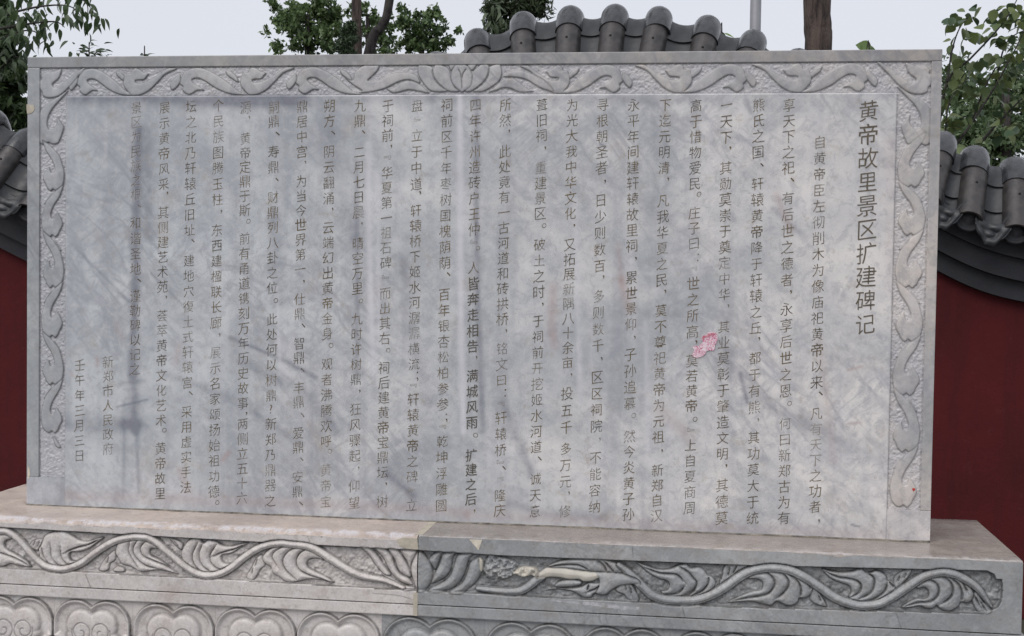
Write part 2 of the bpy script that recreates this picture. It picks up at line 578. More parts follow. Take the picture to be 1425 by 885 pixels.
M_POLE = simple_mat('weathered_grey_paint', (.24, .24, .26), (.17, .17, .19), 6, .45, .1, 40)
M_PAVE = simple_mat('grey_stone_paving', (.17, .165, .16), (.11, .11, .105), 5, .5, .3, 30)
M_SOIL = simple_mat('damp_soil', (.06, .05, .035), (.03, .03, .02), 6, .9, .6, 20, .02)

def leaf_mat(name, a, b_, rough=.45, trans=.25):
    m = mat(name, a, rough)
    b = NB(m)
    oi = b.n('ShaderNodeObjectInfo')
    at_ = b.n('ShaderNodeAttribute', attribute_name='tone')
    t = b.math('FRACT', b.math('ADD', at_.outputs['Fac'], oi.outputs['Random']))
    c = b.mix(t, a, b_)
    b.color(c)
    tr = b.n('ShaderNodeBsdfTranslucent')
    b.l(c, tr.inputs['Color'])
    ms = b.n('ShaderNodeMixShader')
    ms.inputs[0].default_value = trans
    out = m.node_tree.nodes['Material Output']
    b.l(b.b.outputs[0], ms.inputs[1])
    b.l(tr.outputs[0], ms.inputs[2])
    b.l(ms.outputs[0], out.inputs[0])
    return m

M_LEAF_DARK = leaf_mat('dark_green_leaf', (.028, .052, .022), (.08, .125, .048))
M_LEAF_MID = leaf_mat('mid_green_leaf', (.05, .088, .036), (.15, .22, .085))
M_LEAF_OLIVE = leaf_mat('olive_round_leaf', (.045, .085, .045), (.17, .21, .075), .4)
M_LEAF_BRIGHT = leaf_mat('fresh_green_leaf', (.10, .17, .045), (.17, .26, .07))
M_LEAF_SMALL = leaf_mat('small_grey_green_leaf', (.08, .13, .06), (.21, .28, .14))
M_NEEDLE = leaf_mat('conifer_needles', (.03, .05, .024), (.065, .09, .042), .6, .1)

# incised letters: dark paint worn away in patches
M_TEXT = mat('worn_dark_letter_paint', (.10, .088, .07), .7)
b = NB(M_TEXT)
fd = b.ramp(b.noise(5.0, 5, .6, vec=b.mapping(loc=(3, 1, 2))), (.34, .42), (.52, 1))
fd2 = b.ramp(b.noise(70, 3, .7), (.32, 0), (.5, 1))
c = b.mix(b.ramp(b.noise(9, 3, .5), (.35, 0), (.65, 1)), (.06, .047, .03), (.145, .098, .04))
b.color(c)
tb = b.n('ShaderNodeBsdfTransparent')
ms = b.n('ShaderNodeMixShader')
sx_ = b.n('ShaderNodeSeparateXYZ')
b.l(b.co, sx_.inputs[0])
west = b.ramp(b.math('MULTIPLY', sx_.outputs[0], .4), (.08, .8), (.3, 1))
b.l(b.math('MULTIPLY', west, b.math('MULTIPLY', b.math('MAXIMUM', fd, .3), b.math('MAXIMUM', fd2, .62))), ms.inputs[0])
b.l(tb.outputs[0], ms.inputs[1])
b.l(b.b.outputs[0], ms.inputs[2])
b.l(ms.outputs[0], M_TEXT.node_tree.nodes['Material Output'].inputs[0])
M_TEXT_D = simple_mat('fresh_dark_letter_paint', (.06, .053, .048), (.10, .085, .06), 60, .7, .1)
M_TEXT_T = simple_mat('brown_title_letter_paint', (.125, .10, .065), (.085, .07, .052), 60, .7, .1)

# ------------------------------------------------------------------ ground
GZ = -0.86
def ground_sheet(name, x0, x1, y0, y1, z, m):
    o = link(name, pymesh(name, [(x0, y0, z), (x1, y0, z), (x1, y1, z), (x0, y1, z)], [(0, 1, 2, 3)]), m)
    return tag(o, kind='structure')
ground_sheet('ground', -600, 600, -600, 600, GZ - .004, M_SOIL)
ground_sheet('paving', -12, 14, -14, 2.2, GZ, M_PAVE)

# ------------------------------------------------------------------ stele
SW, SH = 2.6, 1.3246
BX0, BX1, PX0, PX1 = .038, 2.573, .121, 2.485
BZ1, PZ1, BZ0 = 1.293, 1.209, .085
stele = thing('stone_stele', 'wide grey marble slab inscribed with Chinese columns inside a carved vine border', 'stone tablet')
link('slab_body', box_mesh('slab_body', 0.0, SW, .010, .165, 0, SH, .003), M_RIM, stele)
# plain frame strips with slightly worn edges
def frame_strip(x0, x1, z0, z1, m=None):
    return link('frame_strip', box_mesh('frame_strip', x0, x1, 0, .012, z0, z1, .0022), m or M_RIM, stele)
frame_strip(0, SW, BZ1, SH, M_RIMTOP)
frame_strip(0, BX0, BZ0, BZ1 - .0004)
frame_strip(BX1, SW, BZ0, BZ1 - .0004)

# carved vine border -------------------------------------------------
def border_grid(x0, x1, z0, z1):
    g = Relief(x0, x1, z0, z1, .0016, -.0052)
    g.H += .0022 * (noise2(g.X, g.Z, 150, 1) - .5) + .0018 * (noise2(g.X, g.Z, 330, 2) - .5)
    g.A[..., 1] = .85
    return g
gT = border_grid(BX0, BX1, PZ1, BZ1)
gL = border_grid(BX0, PX0, BZ0, PZ1)
gR = border_grid(PX1, BX1, BZ0, PZ1)
BG = [gT, gL, gR]
def carve(P, grooves=(), spl=True, high=-.0002):
    for g in BG:
        g.shape(P, -.0022, high, .0028, grooves, gd=.0022, gw=.0012, edge=.0018, dirt=.95, dw=.0019, spl=spl)

VD = lambda pts: [((x - 450) / 630, (y - 135) / 300) for x, y in pts]
DOWN = VD([(1050, 440), (960, 395), (850, 300), (760, 235), (680, 185), (600, 150), (540, 140), (470, 147), (400, 180), (370, 240), (352, 310), (385, 345),
           (380, 385), (420, 422), (460, 430), (500, 408), (540, 385), (600, 384), (560, 350), (500, 310), (475, 275), (510, 255),
           (570, 262), (650, 310), (720, 360), (820, 408), (920, 435)])
UP = [((x - 1080) / 630, (y - 135) / 300) for x, y in
      [(1050, 440), (1150, 430), (1250, 380), (1350, 290), (1440, 205), (1570, 150), (1480, 140), (1425, 165), (1300, 240), (1190, 292),
       (1110, 305), (1080, 293), (1088, 272), (1180, 265), (1215, 230), (1235, 200), (1180, 185), (1130, 153), (1075, 140), (1035, 165),
       (1025, 192), (970, 200), (948, 240), (935, 300), (950, 350), (1000, 405)]]
SPRIG = [(0.60, .12), (.70, .18), (.78, .36), (.80, .55), (.70, .42), (.62, .28)]
SPRIG2 = [(-.16, .25), (-.26, .42), (-.32, .62), (-.28, .82), (-.20, .70), (-.14, .48)]
def top_unit(poly, px_x, half, mirror=False, z_top=BZ1 - .002, z_bot=PZ1 + .003):
    cx = xz(px_x, 110, 0)[0]
    hw = xz(px_x + half, 110, 0)[0] - cx
    P = [(cx + (-u if mirror else u) * hw, z_top + (z_bot - z_top) * v) for u, v in poly]
    carve(P)
for x, h in ((118, 72), (263, 85), (424, 82)):
    top_unit(DOWN, x, h); top_unit(SPRIG, x, h); top_unit(SPRIG2, x, h)
for x, h in ((188, 74), (351, 75)): top_unit(UP, x, h)
for x, h in ((854, 82), (1026, 84), (1194.5, 86)):
    top_unit(DOWN, x, h, True); top_unit(SPRIG, x, h, True); top_unit(SPRIG2, x, h, True)
for x, h in ((777, 70), (945, 80), (1110, 84)): top_unit(UP, x, h, True)
vz = lambda pts: view(560, 70, 7.125, pts, 0)
for P, G in (
    ([(170, 118), (230, 140), (300, 170), (295, 220), (320, 290), (380, 360), (440, 405), (290, 405), (210, 330), (160, 250), (150, 180)], ()),
    ([(960, 125), (975, 160), (985, 230), (960, 300), (900, 350), (800, 405), (700, 405), (780, 350), (840, 280), (860, 200), (870, 160)], ()),
    ([(490, 105), (545, 115), (485, 200), (460, 160), (450, 120)], ()),
    ([(700, 105), (745, 120), (690, 200), (645, 140)], ()),
    ([(330, 120), (400, 150), (450, 175), (475, 220), (485, 300), (520, 370), (560, 405), (460, 405), (380, 350), (320, 280), (300, 210), (310, 170)], ()),
    ([(815, 108), (855, 150), (850, 220), (820, 290), (760, 350), (680, 405), (620, 405), (670, 350), (692, 280), (695, 215), (750, 160)], ()),
    ([(575, 112), (640, 150), (685, 215), (690, 290), (670, 360), (600, 410), (575, 410), (510, 350), (480, 280), (485, 210), (520, 150)],
     ([(550, 180), (575, 230), (585, 300), (590, 400)], [(635, 180), (600, 230), (588, 290)])),
    ([(1000, 260), (1060, 210), (1150, 195), (1250, 220), (1400, 290), (1500, 400), (1420, 390), (1330, 350), (1230, 290), (1120, 265)], ()),
    ([(990, 285), (1080, 275), (1140, 300), (1240, 380), (1300, 405), (1170, 415), (1080, 380), (1000, 370), (920, 400), (850, 410), (930, 350)], ()),
):
    carve(vz(P), [vz(g) for g in G])
vz = lambda pts: view(400, 70, 7.125, pts, 0)
carve(vz([(560, 260), (640, 335), (740, 400), (680, 418), (800, 415), (900, 395), (980, 370), (1100, 310), (1200, 290), (1310, 325), (1270, 240), (1120, 215),
          (1000, 240), (900, 295), (800, 300), (820, 270), (890, 200), (910, 125), (850, 145), (790, 135), (740, 155), (690, 190), (660, 230), (650, 290), (610, 290)]))
carve(vz([(985, 375), (1050, 372), (1120, 320), (1200, 300), (1300, 330), (1400, 420), (1300, 405), (1200, 390), (1120, 410), (1040, 420)]))
# corners (traced on the left, mirrored to the right)
vz = lambda pts: view(30, 70, 6.81, pts, 0)
mir = lambda P: np.array([(2.611 - x, z) for x, z in P])
c1 = vz([(600, 155), (500, 215), (400, 300), (330, 350), (300, 345), (290, 315), (350, 260), (375, 175), (300, 200), (220, 205), (180, 240), (188, 270), (150, 300),
         (155, 350), (190, 390), (200, 430), (260, 450), (350, 430), (430, 365), (520, 260), (580, 200)])
c2 = vz([(440, 375), (350, 435), (270, 480), (190, 550), (150, 640), (140, 760), (155, 850), (195, 890), (250, 872), (290, 888), (340, 880), (362, 840), (388, 770),
         (395, 720), (370, 680), (330, 620), (330, 690), (300, 742), (262, 750), (240, 710), (250, 630), (290, 550), (360, 470), (420, 405)])
for q in (c1, c2, mir(c1), mir(c2)): carve(q)
# side units
SIDE = [((x - 95) / 190, (y - 420) / 315) for x, y in
        [(270, 385), (235, 405), (200, 432), (140, 492), (113, 560), (100, 620), (106, 680), (120, 710), (145, 732), (170, 735), (188, 724), (210, 738), (236, 716), (247, 692),
         (266, 662), (267, 635), (250, 600), (222, 568), (213, 588), (205, 608), (190, 613), (177, 600), (177, 570), (200, 520), (240, 465), (262, 420)]]
SIDE_SPRIG = [(.52, 1.06), (.62, 1.10), (.78, 1.22), (.86, 1.30), (.70, 1.30), (.58, 1.20)]
def side_unit(x0, x1, zb, sp, flip, k=1.0):
    for poly in (SIDE, SIDE_SPRIG):
        P = []
        for u, v in poly:
            uu = 1 - u if flip else u
            P.append((x0 + .004 + (x1 - x0 - .008) * uu, zb + (1 - v) * sp * k))
        if min(p[1] for p in P) < BZ0 + .004: continue
        carve(P)
zl = [xz(70, y, 0)[1] for y in (202, 265, 329, 400, 469, 535, 602, 668)]
zr = [xz(1270, y, 0)[1] for y in (191, 260, 327, 400, 475, 550, 629, 706)]
for zz, x0, x1, f0 in ((zl, BX0, PX0, 0), (zr, PX1, BX1, 1)):
    for i in range(1, 8):
        side_unit(x0, x1, zz[i], zz[i - 1] - zz[i], (i + f0) % 2 == 1)
for g, nm in ((gT, 'top'), (gL, 'l'), (gR, 'r')):
    # an incised line where the border meets frame and panel
    for P in ([(BX0 + .0015, BZ0), (BX0 + .0015, BZ1 - .0015), (BX1 - .0015, BZ1 - .0015), (BX1 - .0015, BZ0)],
              [(PX0, BZ0 + .002), (PX0, PZ1), (PX1, PZ1), (PX1, BZ0 + .002)]):
        P = np.array(P)
        for a in range(3):
            g.line(P[a:a + 2], .0012, .0016, .75 if P[0][0] < .1 else .5, spl=False)
    g.A[..., 0] *= 1 - .5 * sstep((g.X - .9) / 1.4)
    link('carved_border', g.mesh('carved_border', 0), M_BORD, stele)

# polished panel with water marks, warm stains and pale streaks ---------------------------------------
pn = Relief(PX0, PX1, 0, PZ1, .004, 0)
pn.H += .0008 * (noise2(pn.X, pn.Z, 6, 11) - .5)
low = Relief(PX0 - .001, PX1 + .001, 0, .01, .01)
def stroke(g, pts, wd, amt, ch, soft=1.0, seed=0):
    P = np.array([xz(u, v, 0) for u, v in pts])
    if len(P) > 2: P = catmull(P, False, 5)
    w = g.win(P, wd * 3 + .02)
    if w is None: return
    X, Z = g.X[w], g.Z[w]
    nn = noise2(X, Z, 22, seed + 3) * .6 + noise2(X, Z, 60, seed + 4) * .4
    d, t = seg_dist(X, Z, P, False)
    q = d * (1 + .8 * (nn - .5)) / wd
    k = amt * (1.5 if ch == 0 else 1.25) * np.exp(-q ** 2) * (.6 + .8 * nn)
    A = g.A[w]
    A[..., ch] = np.clip(A[..., ch] + k, 0, 1)
STR = [  # points (photo px), half width m, amount, channel 0 grey-blue, 1 pale, 2 warm
    ([(93, 136), (190, 137), (300, 139), (420, 138)], .024, .62, 0), ([(300, 140), (600, 137)], .02, .25, 0), ([(600, 138), (1000, 138)], .014, .2, 0),
    ([(193, 180), (190, 300), (188, 400), (184, 520)], .014, .62, 0), ([(205, 180), (207, 330)], .016, .3, 0),
    ([(186, 520), (188, 600)], .016, .5, 0), ([(173, 560), (172, 690)], .007, .24, 0), ([(190, 590), (193, 685)], .007, .34, 0),
    ([(163, 566), (206, 556)], .003, .5, 0), ([(168, 533), (200, 530)], .008, .25, 0), ([(170, 590), (200, 592)], .016, .3, 0), ([(90, 585), (140, 595), (180, 590)], .03, .32, 0),
    ([(135, 498), (136, 508)], .006, .6, 2), ([(100, 520), (101, 523)], .005, .6, 2), ([(162, 450), (170, 470)], .01, .3, 2), ([(250, 480), (244, 505)], .012, .4, 2),
    ([(320, 470), (380, 495), (440, 525)], .006, .5, 0), ([(330, 500), (420, 545), (470, 600)], .02, .28, 0), ([(318, 630), (310, 640)], .008, .7, 2),
    ([(540, 660), (575, 690)], .014, .5, 0), ([(380, 300), (390, 420)], .02, .25, 0), ([(455, 170), (490, 330)], .03, .22, 0),
    ([(640, 132), (641, 400), (645, 600)], .010, .62, 1), ([(663, 140), (664, 380), (672, 600)], .010, .45, 0), ([(512, 200), (514, 360), (520, 520)], .010, .45, 1),
    ([(525, 240), (528, 480)], .008, .3, 1), ([(497, 230), (497, 520)], .008, .3, 0), ([(800, 280), (806, 500), (808, 560)], .009, .3, 1), ([(385, 400), (390, 520)], .006, .35, 1),
    ([(898, 450), (902, 640)], .009, .28, 1), ([(770, 400), (768, 450), (772, 480)], .016, .5, 2), ([(865, 390), (875, 430)], .014, .5, 2), ([(860, 340), (866, 400)], .008, .35, 2),
    ([(1080, 270), (1092, 300), (1100, 320)], .010, .45, 2), ([(1075, 290), (1120, 330)], .008, .3, 0), ([(1258, 400), (1260, 405)], .003, .6, 0),
    ([(1180, 515), (1200, 510)], .004, .6, 2), ([(1180, 590), (1198, 588)], .004, .6, 2), ([(1185, 730), (1196, 733)], .003, .7, 0), ([(1140, 470), (1160, 640)], .012, .28, 2),
    ([(960, 300), (968, 315)], .01, .3, 2), ([(920, 570), (960, 610)], .02, .35, 2), ([(700, 560), (740, 660)], .016, .35, 0), ([(835, 200), (842, 205)], .003, .8, 0),
    ([(1000, 480), (1070, 560), (1140, 600)], .02, .25, 0), ([(880, 240), (900, 290), (990, 340)], .016, .22, 0), ([(710, 700), (760, 715), (840, 720)], .012, .3, 0),
    ([(90, 690), (400, 700), (650, 712)], .02, .34, 2), ([(650, 716), (1000, 735), (1230, 745)], .018, .30, 2), ([(250, 655), (262, 680)], .012, .5, 2),
    ([(100, 340), (180, 420)], .004, .3, 0), ([(210, 380), (260, 430)], .003, .45, 0), ([(230, 520), (330, 560), (420, 620)], .012, .3, 0),
    ([(560, 360), (575, 480), (600, 560)], .018, .22, 0), ([(1030, 520), (1040, 560)], .006, .5, 0), ([(1240, 200), (1245, 400)], .03, .18, 2)]
for i, (p, wd, a, ch) in enumerate(STR):
    stroke(pn, p, wd, a, ch, seed=i)
# brighter, warmer right end of the slab, greyer left (natural colouring of the stone)
link('inscribed_face', pn.mesh('inscribed_face', 0, .01), M_FACE, stele)
for x0, x1 in ((.0003, PX0 - .0002), (PX1 + .0002, SW - .0003)):
    link('frame_strip', box_mesh('frame_strip', x0, x1, .0001, .012, .0002, BZ0 - .0003, .0004), M_BLOCK, stele)

M_SEAM = simple_mat('grimy_bedding_mortar', (.055, .048, .042), (.30, .27, .22), 26, .9, .6, 90)
sx0 = np.linspace(.0, SW, 160)
hz = .0016 + .0022 * smooth_noise(160, 60, 77)
link('mortar_joint', grid_mesh('mortar_joint', np.concatenate([np.stack([sx0, np.full(160, -.0045 - .002) , np.full(160, .0004)], -1), np.stack([sx0, np.full(160, -.0012), hz + .0006], -1),
     np.stack([sx0, np.full(160, .004), hz + .0008], -1)]), np.concatenate([np.stack([np.arange(159), np.arange(159) + 1, np.arange(159) + 161, np.arange(159) + 160], -1) + k * 160 for k in (0, 1)])), M_SEAM, stele)
# little repairs on the slab
def patch(name, pts, Y, m, parent, th=.004, back=.004, label=None):
    P = [xz(u, v, Y) for u, v in pts]
    n = len(P)
    v = [(x, Y - th, z) for x, z in P] + [(x, Y + back, z) for x, z in P]
    cx = sum(p[0] for p in P) / n
    cz = sum(p[1] for p in P) / n
    v.append((cx, Y - th * 1.35, cz))
    f = [(i, 2 * n, (i + 1) % n) for i in range(n)] + [((i + 1) % n, n + (i + 1) % n, n + i, i) for i in range(n)]
    me = pymesh(name, v, f)
    bm = bmesh.new(); bm.from_mesh(me); bmesh.ops.recalc_face_normals(bm, faces=bm.faces); bm.to_mesh(me); bm.free()
    o = link(name, me, m, parent)
    if label: o['label'] = label
    return o
patch('mortar_patch', [(37.2, 145), (47.5, 146.5), (48.5, 152), (46, 156), (42, 158), (38.2, 158.5), (37.2, 152)], 0, M_MORTAR, stele, .0015, .01, 'small cream mortar repair on the left edge')
for p in ([(1269, 680), (1272, 679), (1274, 681), (1271, 684)],):
    patch('red_paint_dot', p, 0, mat('red_paint', (.45, .03, .02), .5), stele, .0006, .001)
for k, p in enumerate(([(38.5, 648), (41, 652), (42, 660), (39.5, 668), (38.5, 664)],)):
    patch('chip_scar', p, 0, M_CREAM, stele, .0006, .002)

# ------------------------------------------------------------------ inscription
VW = {'A': (950, 130, 2.95), 'B': (950, 430, 2.855), 'C': (770, 130, 2.95), 'D': (770, 430, 2.855), 'E': (600, 130, 2.95), 'F': (600, 430, 2.855),
      'G': (440, 130, 2.95), 'H': (440, 420, 2.95), 'I': (260, 130, 3.05), 'J': (260, 400, 2.765), 'K': (80, 130, 3.05), 'L': (80, 400, 2.95), 'P': (0, 0, 1)}
def py(t):
    return VW[t[0]][1] + float(t[1:]) / VW[t[0]][2]
def pxx(t):
    return VW[t[0]][0] + float(t[1:]) / VW[t[0]][2]
# each column: top x, bottom x, then phrases (text, y of first, y of last)
COLS = [
 ('A565', 'B525', [('自黄帝臣左彻削木为像庙祀黄帝以来', 'A200', 'B290'), ('、', 'B332'), ('凡有天下之功者', 'B415', 'B785'), (',', 'B838')]),
 ('A437', 'B402', [('享天下之祀', 'A47', 'A305'), ('、', 'A350'), ('有后世之德者', 'A430', 'A765'), (',', 'A812'), ('永享后世之恩', 'A885', 'B325'), ('。', 'B372'), ('何曰新郑古为有', 'B455', 'B830')]),
 ('A312', 'B278', [('熊氏之国', 'A47', 'A240'), ('、', 'A290'), ('轩辕黄帝降于轩辕之丘', 'A370', 'B75'), (',', 'B115'), ('都于有熊', 'B195', 'B390'), (',', 'B437'), ('其功莫大于统', 'B510', 'B830')]),
 ('A180', 'B155', [('一天下', 'A47', 'A180'), (',', 'A222'), ('其勋莫崇于奠定中华', 'A305', 'A825'), (',', 'A870'), ('其业莫彰于肇造文明', 'B70', 'B575'), (',', 'B620'), ('其德莫', 'B700', 'B830')]),
 ('A55', 'B27', [('高于惜物爱民', 'A50', 'A370'), ('。', 'A410'), ('庄子曰', 'A490', 'A615'), (':', 'A670'), ('﹃', 'A720'), ('世之所高', 'A780', 'B90'), (',', 'B128'), ('莫若黄帝', 'B205', 'B385'), ('。', 'B435'), ('﹄', 'B478'), ('上自夏商周', 'B540', 'B790')]),
 ('C460', 'D410', [('下迄元明清', 'C47', 'C305'), (',', 'C350'), ('凡我华夏之民', 'C440', 'C765'), (',', 'C810'), ('莫不尊祀黄帝为元祖', 'D6', 'D508'), (',', 'D560'), ('新郑自汉', 'D640', 'D820')]),
 ('C330', 'D298', [('永平年间建轩辕故里祠', 'C47', 'C625'), (',', 'C675'), ('累世景仰', 'C755', 'D60'), (',', 'D110'), ('子孙追慕', 'D180', 'D375'), ('。', 'D420'), ('然今炎黄子孙', 'D505', 'D815')]),
 ('C203', 'D163', [('寻根朝圣者', 'C47', 'C305'), (',', 'C358'), ('日少则数百', 'C438', 'C708'), (',', 'C750'), ('多则数千', 'C832', 'D145'), (',', 'D195'), ('区区祠院', 'D270', 'D465'), (',', 'D515'), ('不能容纳', 'D590', 'D785')]),
 ('C78', 'D45', [('为光大我中华文化', 'C47', 'C492'), (',', 'C540'), ('又拓展新隅八十余亩', 'C620', 'D212'), (',', 'D258'), ('投五千', 'D335', 'D470'), ('多万元', 'D555', 'D685'), (',', 'D728'), ('修', 'D803')]),
 ('E455', 'F412', [('葺旧祠', 'E47', 'E172'), (',', 'E222'), ('重建景区', 'E305', 'E492'), ('。', 'E540'), ('破土之时', 'E620', 'E815'), (',', 'E862'), ('于祠前开挖姬水河道', 'F47', 'F548'), ('、', 'F590'), ('诚天意', 'F675', 'F803')]),
 ('E305', 'F272', [('所然', 'E47', 'E110'), (',', 'E152'), ('此处竟有一古河道和砖拱桥', 'E238', 'F40'), (',', 'F85'), ('铭文曰', 'F157', 'F282'), (':', 'F330'), ('﹃', 'F378'), ('轩辕桥', 'F432', 'F560'), ('﹄', 'F606'), ('、', 'F628'), ('﹃', 'F675'), ('隆庆', 'F740', 'F800')]),
 ('E182', 'F157', [('四年许州造砖户王仲', 'E47', 'E558'), ('﹄', 'E608'), ('。', 'E632'), ('人', 'E715'), ('*皆奔走相告', 'E780', 'F148'), ('*,', 'F190'), ('*满城风雨', 'F265', 'F450'), ('*。', 'F498'), ('*扩建之后', 'F580', 'F755'), ('*,', 'F800')]),
 ('E65', 'F40', [('祠前区千年枣树国槐荫荫', 'E47', 'E695'), ('、', 'E738'), ('百年银杏松柏参参', 'E825', 'F378'), (';', 'F428'), ('﹃', 'F470'), ('乾坤浮雕圆', 'F525', 'F780')]),
 ('G415', 'H392', [('盘', 'G50'), ('﹄', 'G105'), ('立于中道', 'G172', 'G372'), (',', 'G405'), ('轩辕桥下姬水河潺潺横流', 'G480', 'H255'), (';', 'H303'), ('﹃', 'H345'), ('轩辕黄帝之碑', 'H400', 'H718'), ('﹄', 'H770'), ('立', 'H835')]),
 ('G295', 'H270', [('于祠前', 'G50', 'G172'), (',', 'G215'), ('﹃', 'G265'), ('华夏第一祖石碑', 'G325', 'G695'), ('﹄', 'G752'), ('而出其右', 'G820', 'H150'), ('。', 'H195'), ('祠后建黄帝宝鼎坛', 'H270', 'H700'), (',', 'H745'), ('树', 'H820')]),
 ('G180', 'H155', [('九鼎', 'G50', 'G112'), ('、', 'G155'), ('二月七日晨', 'G240', 'G487'), (',', 'G532'), ('晴空万里', 'G615', 'G800'), ('。', 'G848'), ('九时许树鼎', 'H70', 'H318'), (',', 'H365'), ('狂风骤起', 'H440', 'H632'), (',', 'H680'), ('仰望', 'H755', 'H825')]),
 ('G55', 'H38', [('朔方', 'G50', 'G112'), ('、', 'G158'), ('阴云翻涌', 'G238', 'G430'), (',', 'G472'), ('云端幻出黄帝金身', 'G550', 'H130'), ('。', 'H175'), ('观者沸腾欢呼', 'H255', 'H572'), ('。', 'H610'), ('黄帝宝', 'H690', 'H820')]),
 ('I490', 'J425', [('鼎居中宫', 'I55', 'I247'), (',', 'I290'), ('为当今世界第一', 'I372', 'I745'), (',', 'I795'), ('仕鼎', 'J45', 'J100'), ('、', 'J143'), ('智鼎', 'J215', 'J270'), ('、', 'J315'), ('丰鼎', 'J385', 'J440'), ('、', 'J488'), ('爱鼎', 'J560', 'J615'), ('、', 'J658'), ('安鼎', 'J730', 'J785'), ('、', 'J828')]),
 ('I370', 'J320', [('嗣鼎', 'I60', 'I118'), ('、', 'I168'), ('寿鼎', 'I247', 'I312'), ('、', 'I362'), ('财鼎列八卦之位', 'I440', 'I825'), ('。', 'I875'), ('此处何以树鼎', 'J122', 'J415'), ('?', 'J468'), ('新郑乃鼎器之', 'J525', 'J820')]),
 ('I250', 'J212', [('源', 'I60'), (',', 'I100'), ('黄帝定鼎于斯', 'I190', 'I495'), ('。', 'I540'), ('前有甬道镌刻万年历史故事', 'I615', 'J445'), (',', 'J482'), ('两侧立五十六', 'J525', 'J810')]),
 ('I135', 'J103', [('个民族图腾玉柱', 'I50', 'I450'), (',', 'I498'), ('东西建楹联长廊', 'I580', 'J135'), (',', 'J180'), ('展示名家颂扬始祖功德', 'J250', 'J785'), ('。', 'J825')]),
 ('K568', 'L525', [('坛之北乃轩辕丘旧址', 'K55', 'K580'), ('、', 'K622'), ('建地穴復土式轩辕宫', 'K710', 'L390'), ('、', 'L430'), ('采用虚实手法', 'L510', 'L820')]),
 ('K455', 'L420', [('展示黄帝风采', 'K60', 'K385'), (',', 'K420'), ('其侧建艺术苑', 'K505', 'K820'), (',', 'K862'), ('荟萃黄帝文化艺术', 'L115', 'L545'), ('。', 'L583'), ('黄帝故里', 'L660', 'L845')]),
 ('K335', 'L315', [('景区为民族之根', 'K60', 'K430'), ('、', 'K475'), ('和谐圣地', 'K550', 'K745'), ('、', 'K790'), ('谨勒碑以记之', 'L35', 'L335')]),
 ('P151', 'P150', [('新郑市人民政府', 'L305', 'L662')]),
 ('P113', 'P110', [('壬午年三月三日', 'L318', 'L690')]),
]
fc = bpy.data.curves.new('glyph', 'FONT')
fo = bpy.data.objects.new('glyph', fc)
COL.objects.link(fo)
_gl = {}
def glyph(ch, off=0.0):
    key = (ch, off)
    if key not in _gl:
        fc.body = ch
        fc.offset = off
        fc.resolution_u = 3
        bpy.context.view_layer.update()
        dg = bpy.context.evaluated_depsgraph_get()
        me = bpy.data.meshes.new_from_object(fo.evaluated_get(dg), depsgraph=dg)
        V = np.array([v.co[:] for v in me.vertices]).reshape(-1, 3)
        Fc = [tuple(p.vertices) for p in me.polygons]
        bpy.data.meshes.remove(me)
        _gl[key] = (V, Fc)
    return _gl[key]
def area(V, Fc):
    a = 0
    for f in Fc:
        p = V[list(f)]
        a += abs(sum(p[i][0] * p[(i + 1) % len(f)][1] - p[(i + 1) % len(f)][0] * p[i][1] for i in range(len(f)))) / 2
    return a
_ok = {}
def thin(ch, off):
    if off == 0 or ch in '左': return glyph(ch)
    if (ch, off) not in _ok:
        a0 = area(*glyph(ch)); g1 = glyph(ch, off)
        V0 = glyph(ch)[0]
        a1 = area(*g1) if len(g1[0]) else 0
        ok = .55 * a0 < a1 < (.795 if off < -.007 else .87 if off < 0 else 9) * a0 and abs(g1[0][:, 0].max() - V0[:, 0].max()) < .03 and abs(g1[0][:, 1].max() - V0[:, 1].max()) < .03
        _ok[(ch, off)] = g1 if ok else (thin(ch, -.006) if off < -.007 else glyph(ch))
    return _ok[(ch, off)]
def text_mesh(name, chars, off=0.0, Y=-.0007):
    """chars: (char, x, z, size)"""
    vs, fs = [], []
    n = 0
    for ch, x, z, s in chars:
        V, Fc = thin(ch, off)
        if not len(V): continue
        if ch in ',、。:;':
            lo, hi = V.min(0), V.max(0)
            cx, cz = (lo[0] + hi[0]) / 2, (lo[1] + hi[1]) / 2
            x += CH * .30
            z -= CH * .05
        elif ch in '﹃﹄?':
            lo, hi = V.min(0), V.max(0)
            cx, cz = (lo[0] + hi[0]) / 2, (lo[1] + hi[1]) / 2
        else:
            cx, cz = .5, .38
        a = random.uniform(-.03, .03)
        k = s * random.uniform(.95, 1.04)
        kx = k * .93
        dx, dz = (V[:, 0] - cx), (V[:, 1] - cz)
        # brush-like: horizontals rise to the right, strokes waver a little
        sh = random.uniform(.10, .16)
        wx = .012 * np.sin(dz * 9 + n * 1.3) + .008 * np.sin(dx * 14 + n)
        wz = sh * dx + .010 * np.sin(dx * 8 + n * .7)
        X = x + kx * (dx + wx) - k * a * dz
        Z = z + k * (dz + wz) + k * a * dx
        vs.append(np.stack([X, np.full(len(X), Y), Z], -1))
        fs += [tuple(i + n for i in f) for f in Fc]
        n += len(V)
    # pale copy shifted down-right: painted light on the lip of each stroke
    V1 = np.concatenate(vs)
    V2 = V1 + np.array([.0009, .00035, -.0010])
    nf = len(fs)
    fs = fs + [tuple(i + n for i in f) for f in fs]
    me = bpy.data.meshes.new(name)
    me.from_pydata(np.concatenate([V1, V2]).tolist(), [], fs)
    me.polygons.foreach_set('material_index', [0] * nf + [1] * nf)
    me.update()
    return me
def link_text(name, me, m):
    me.materials.append(m); me.materials.append(M_LIT_LIP)
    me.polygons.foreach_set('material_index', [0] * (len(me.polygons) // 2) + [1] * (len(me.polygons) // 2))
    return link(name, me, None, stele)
M_LIT_LIP = mat('painted_lit_lip', (.74, .72, .69), .7)  # pale tint standing in for light caught on stroke edges
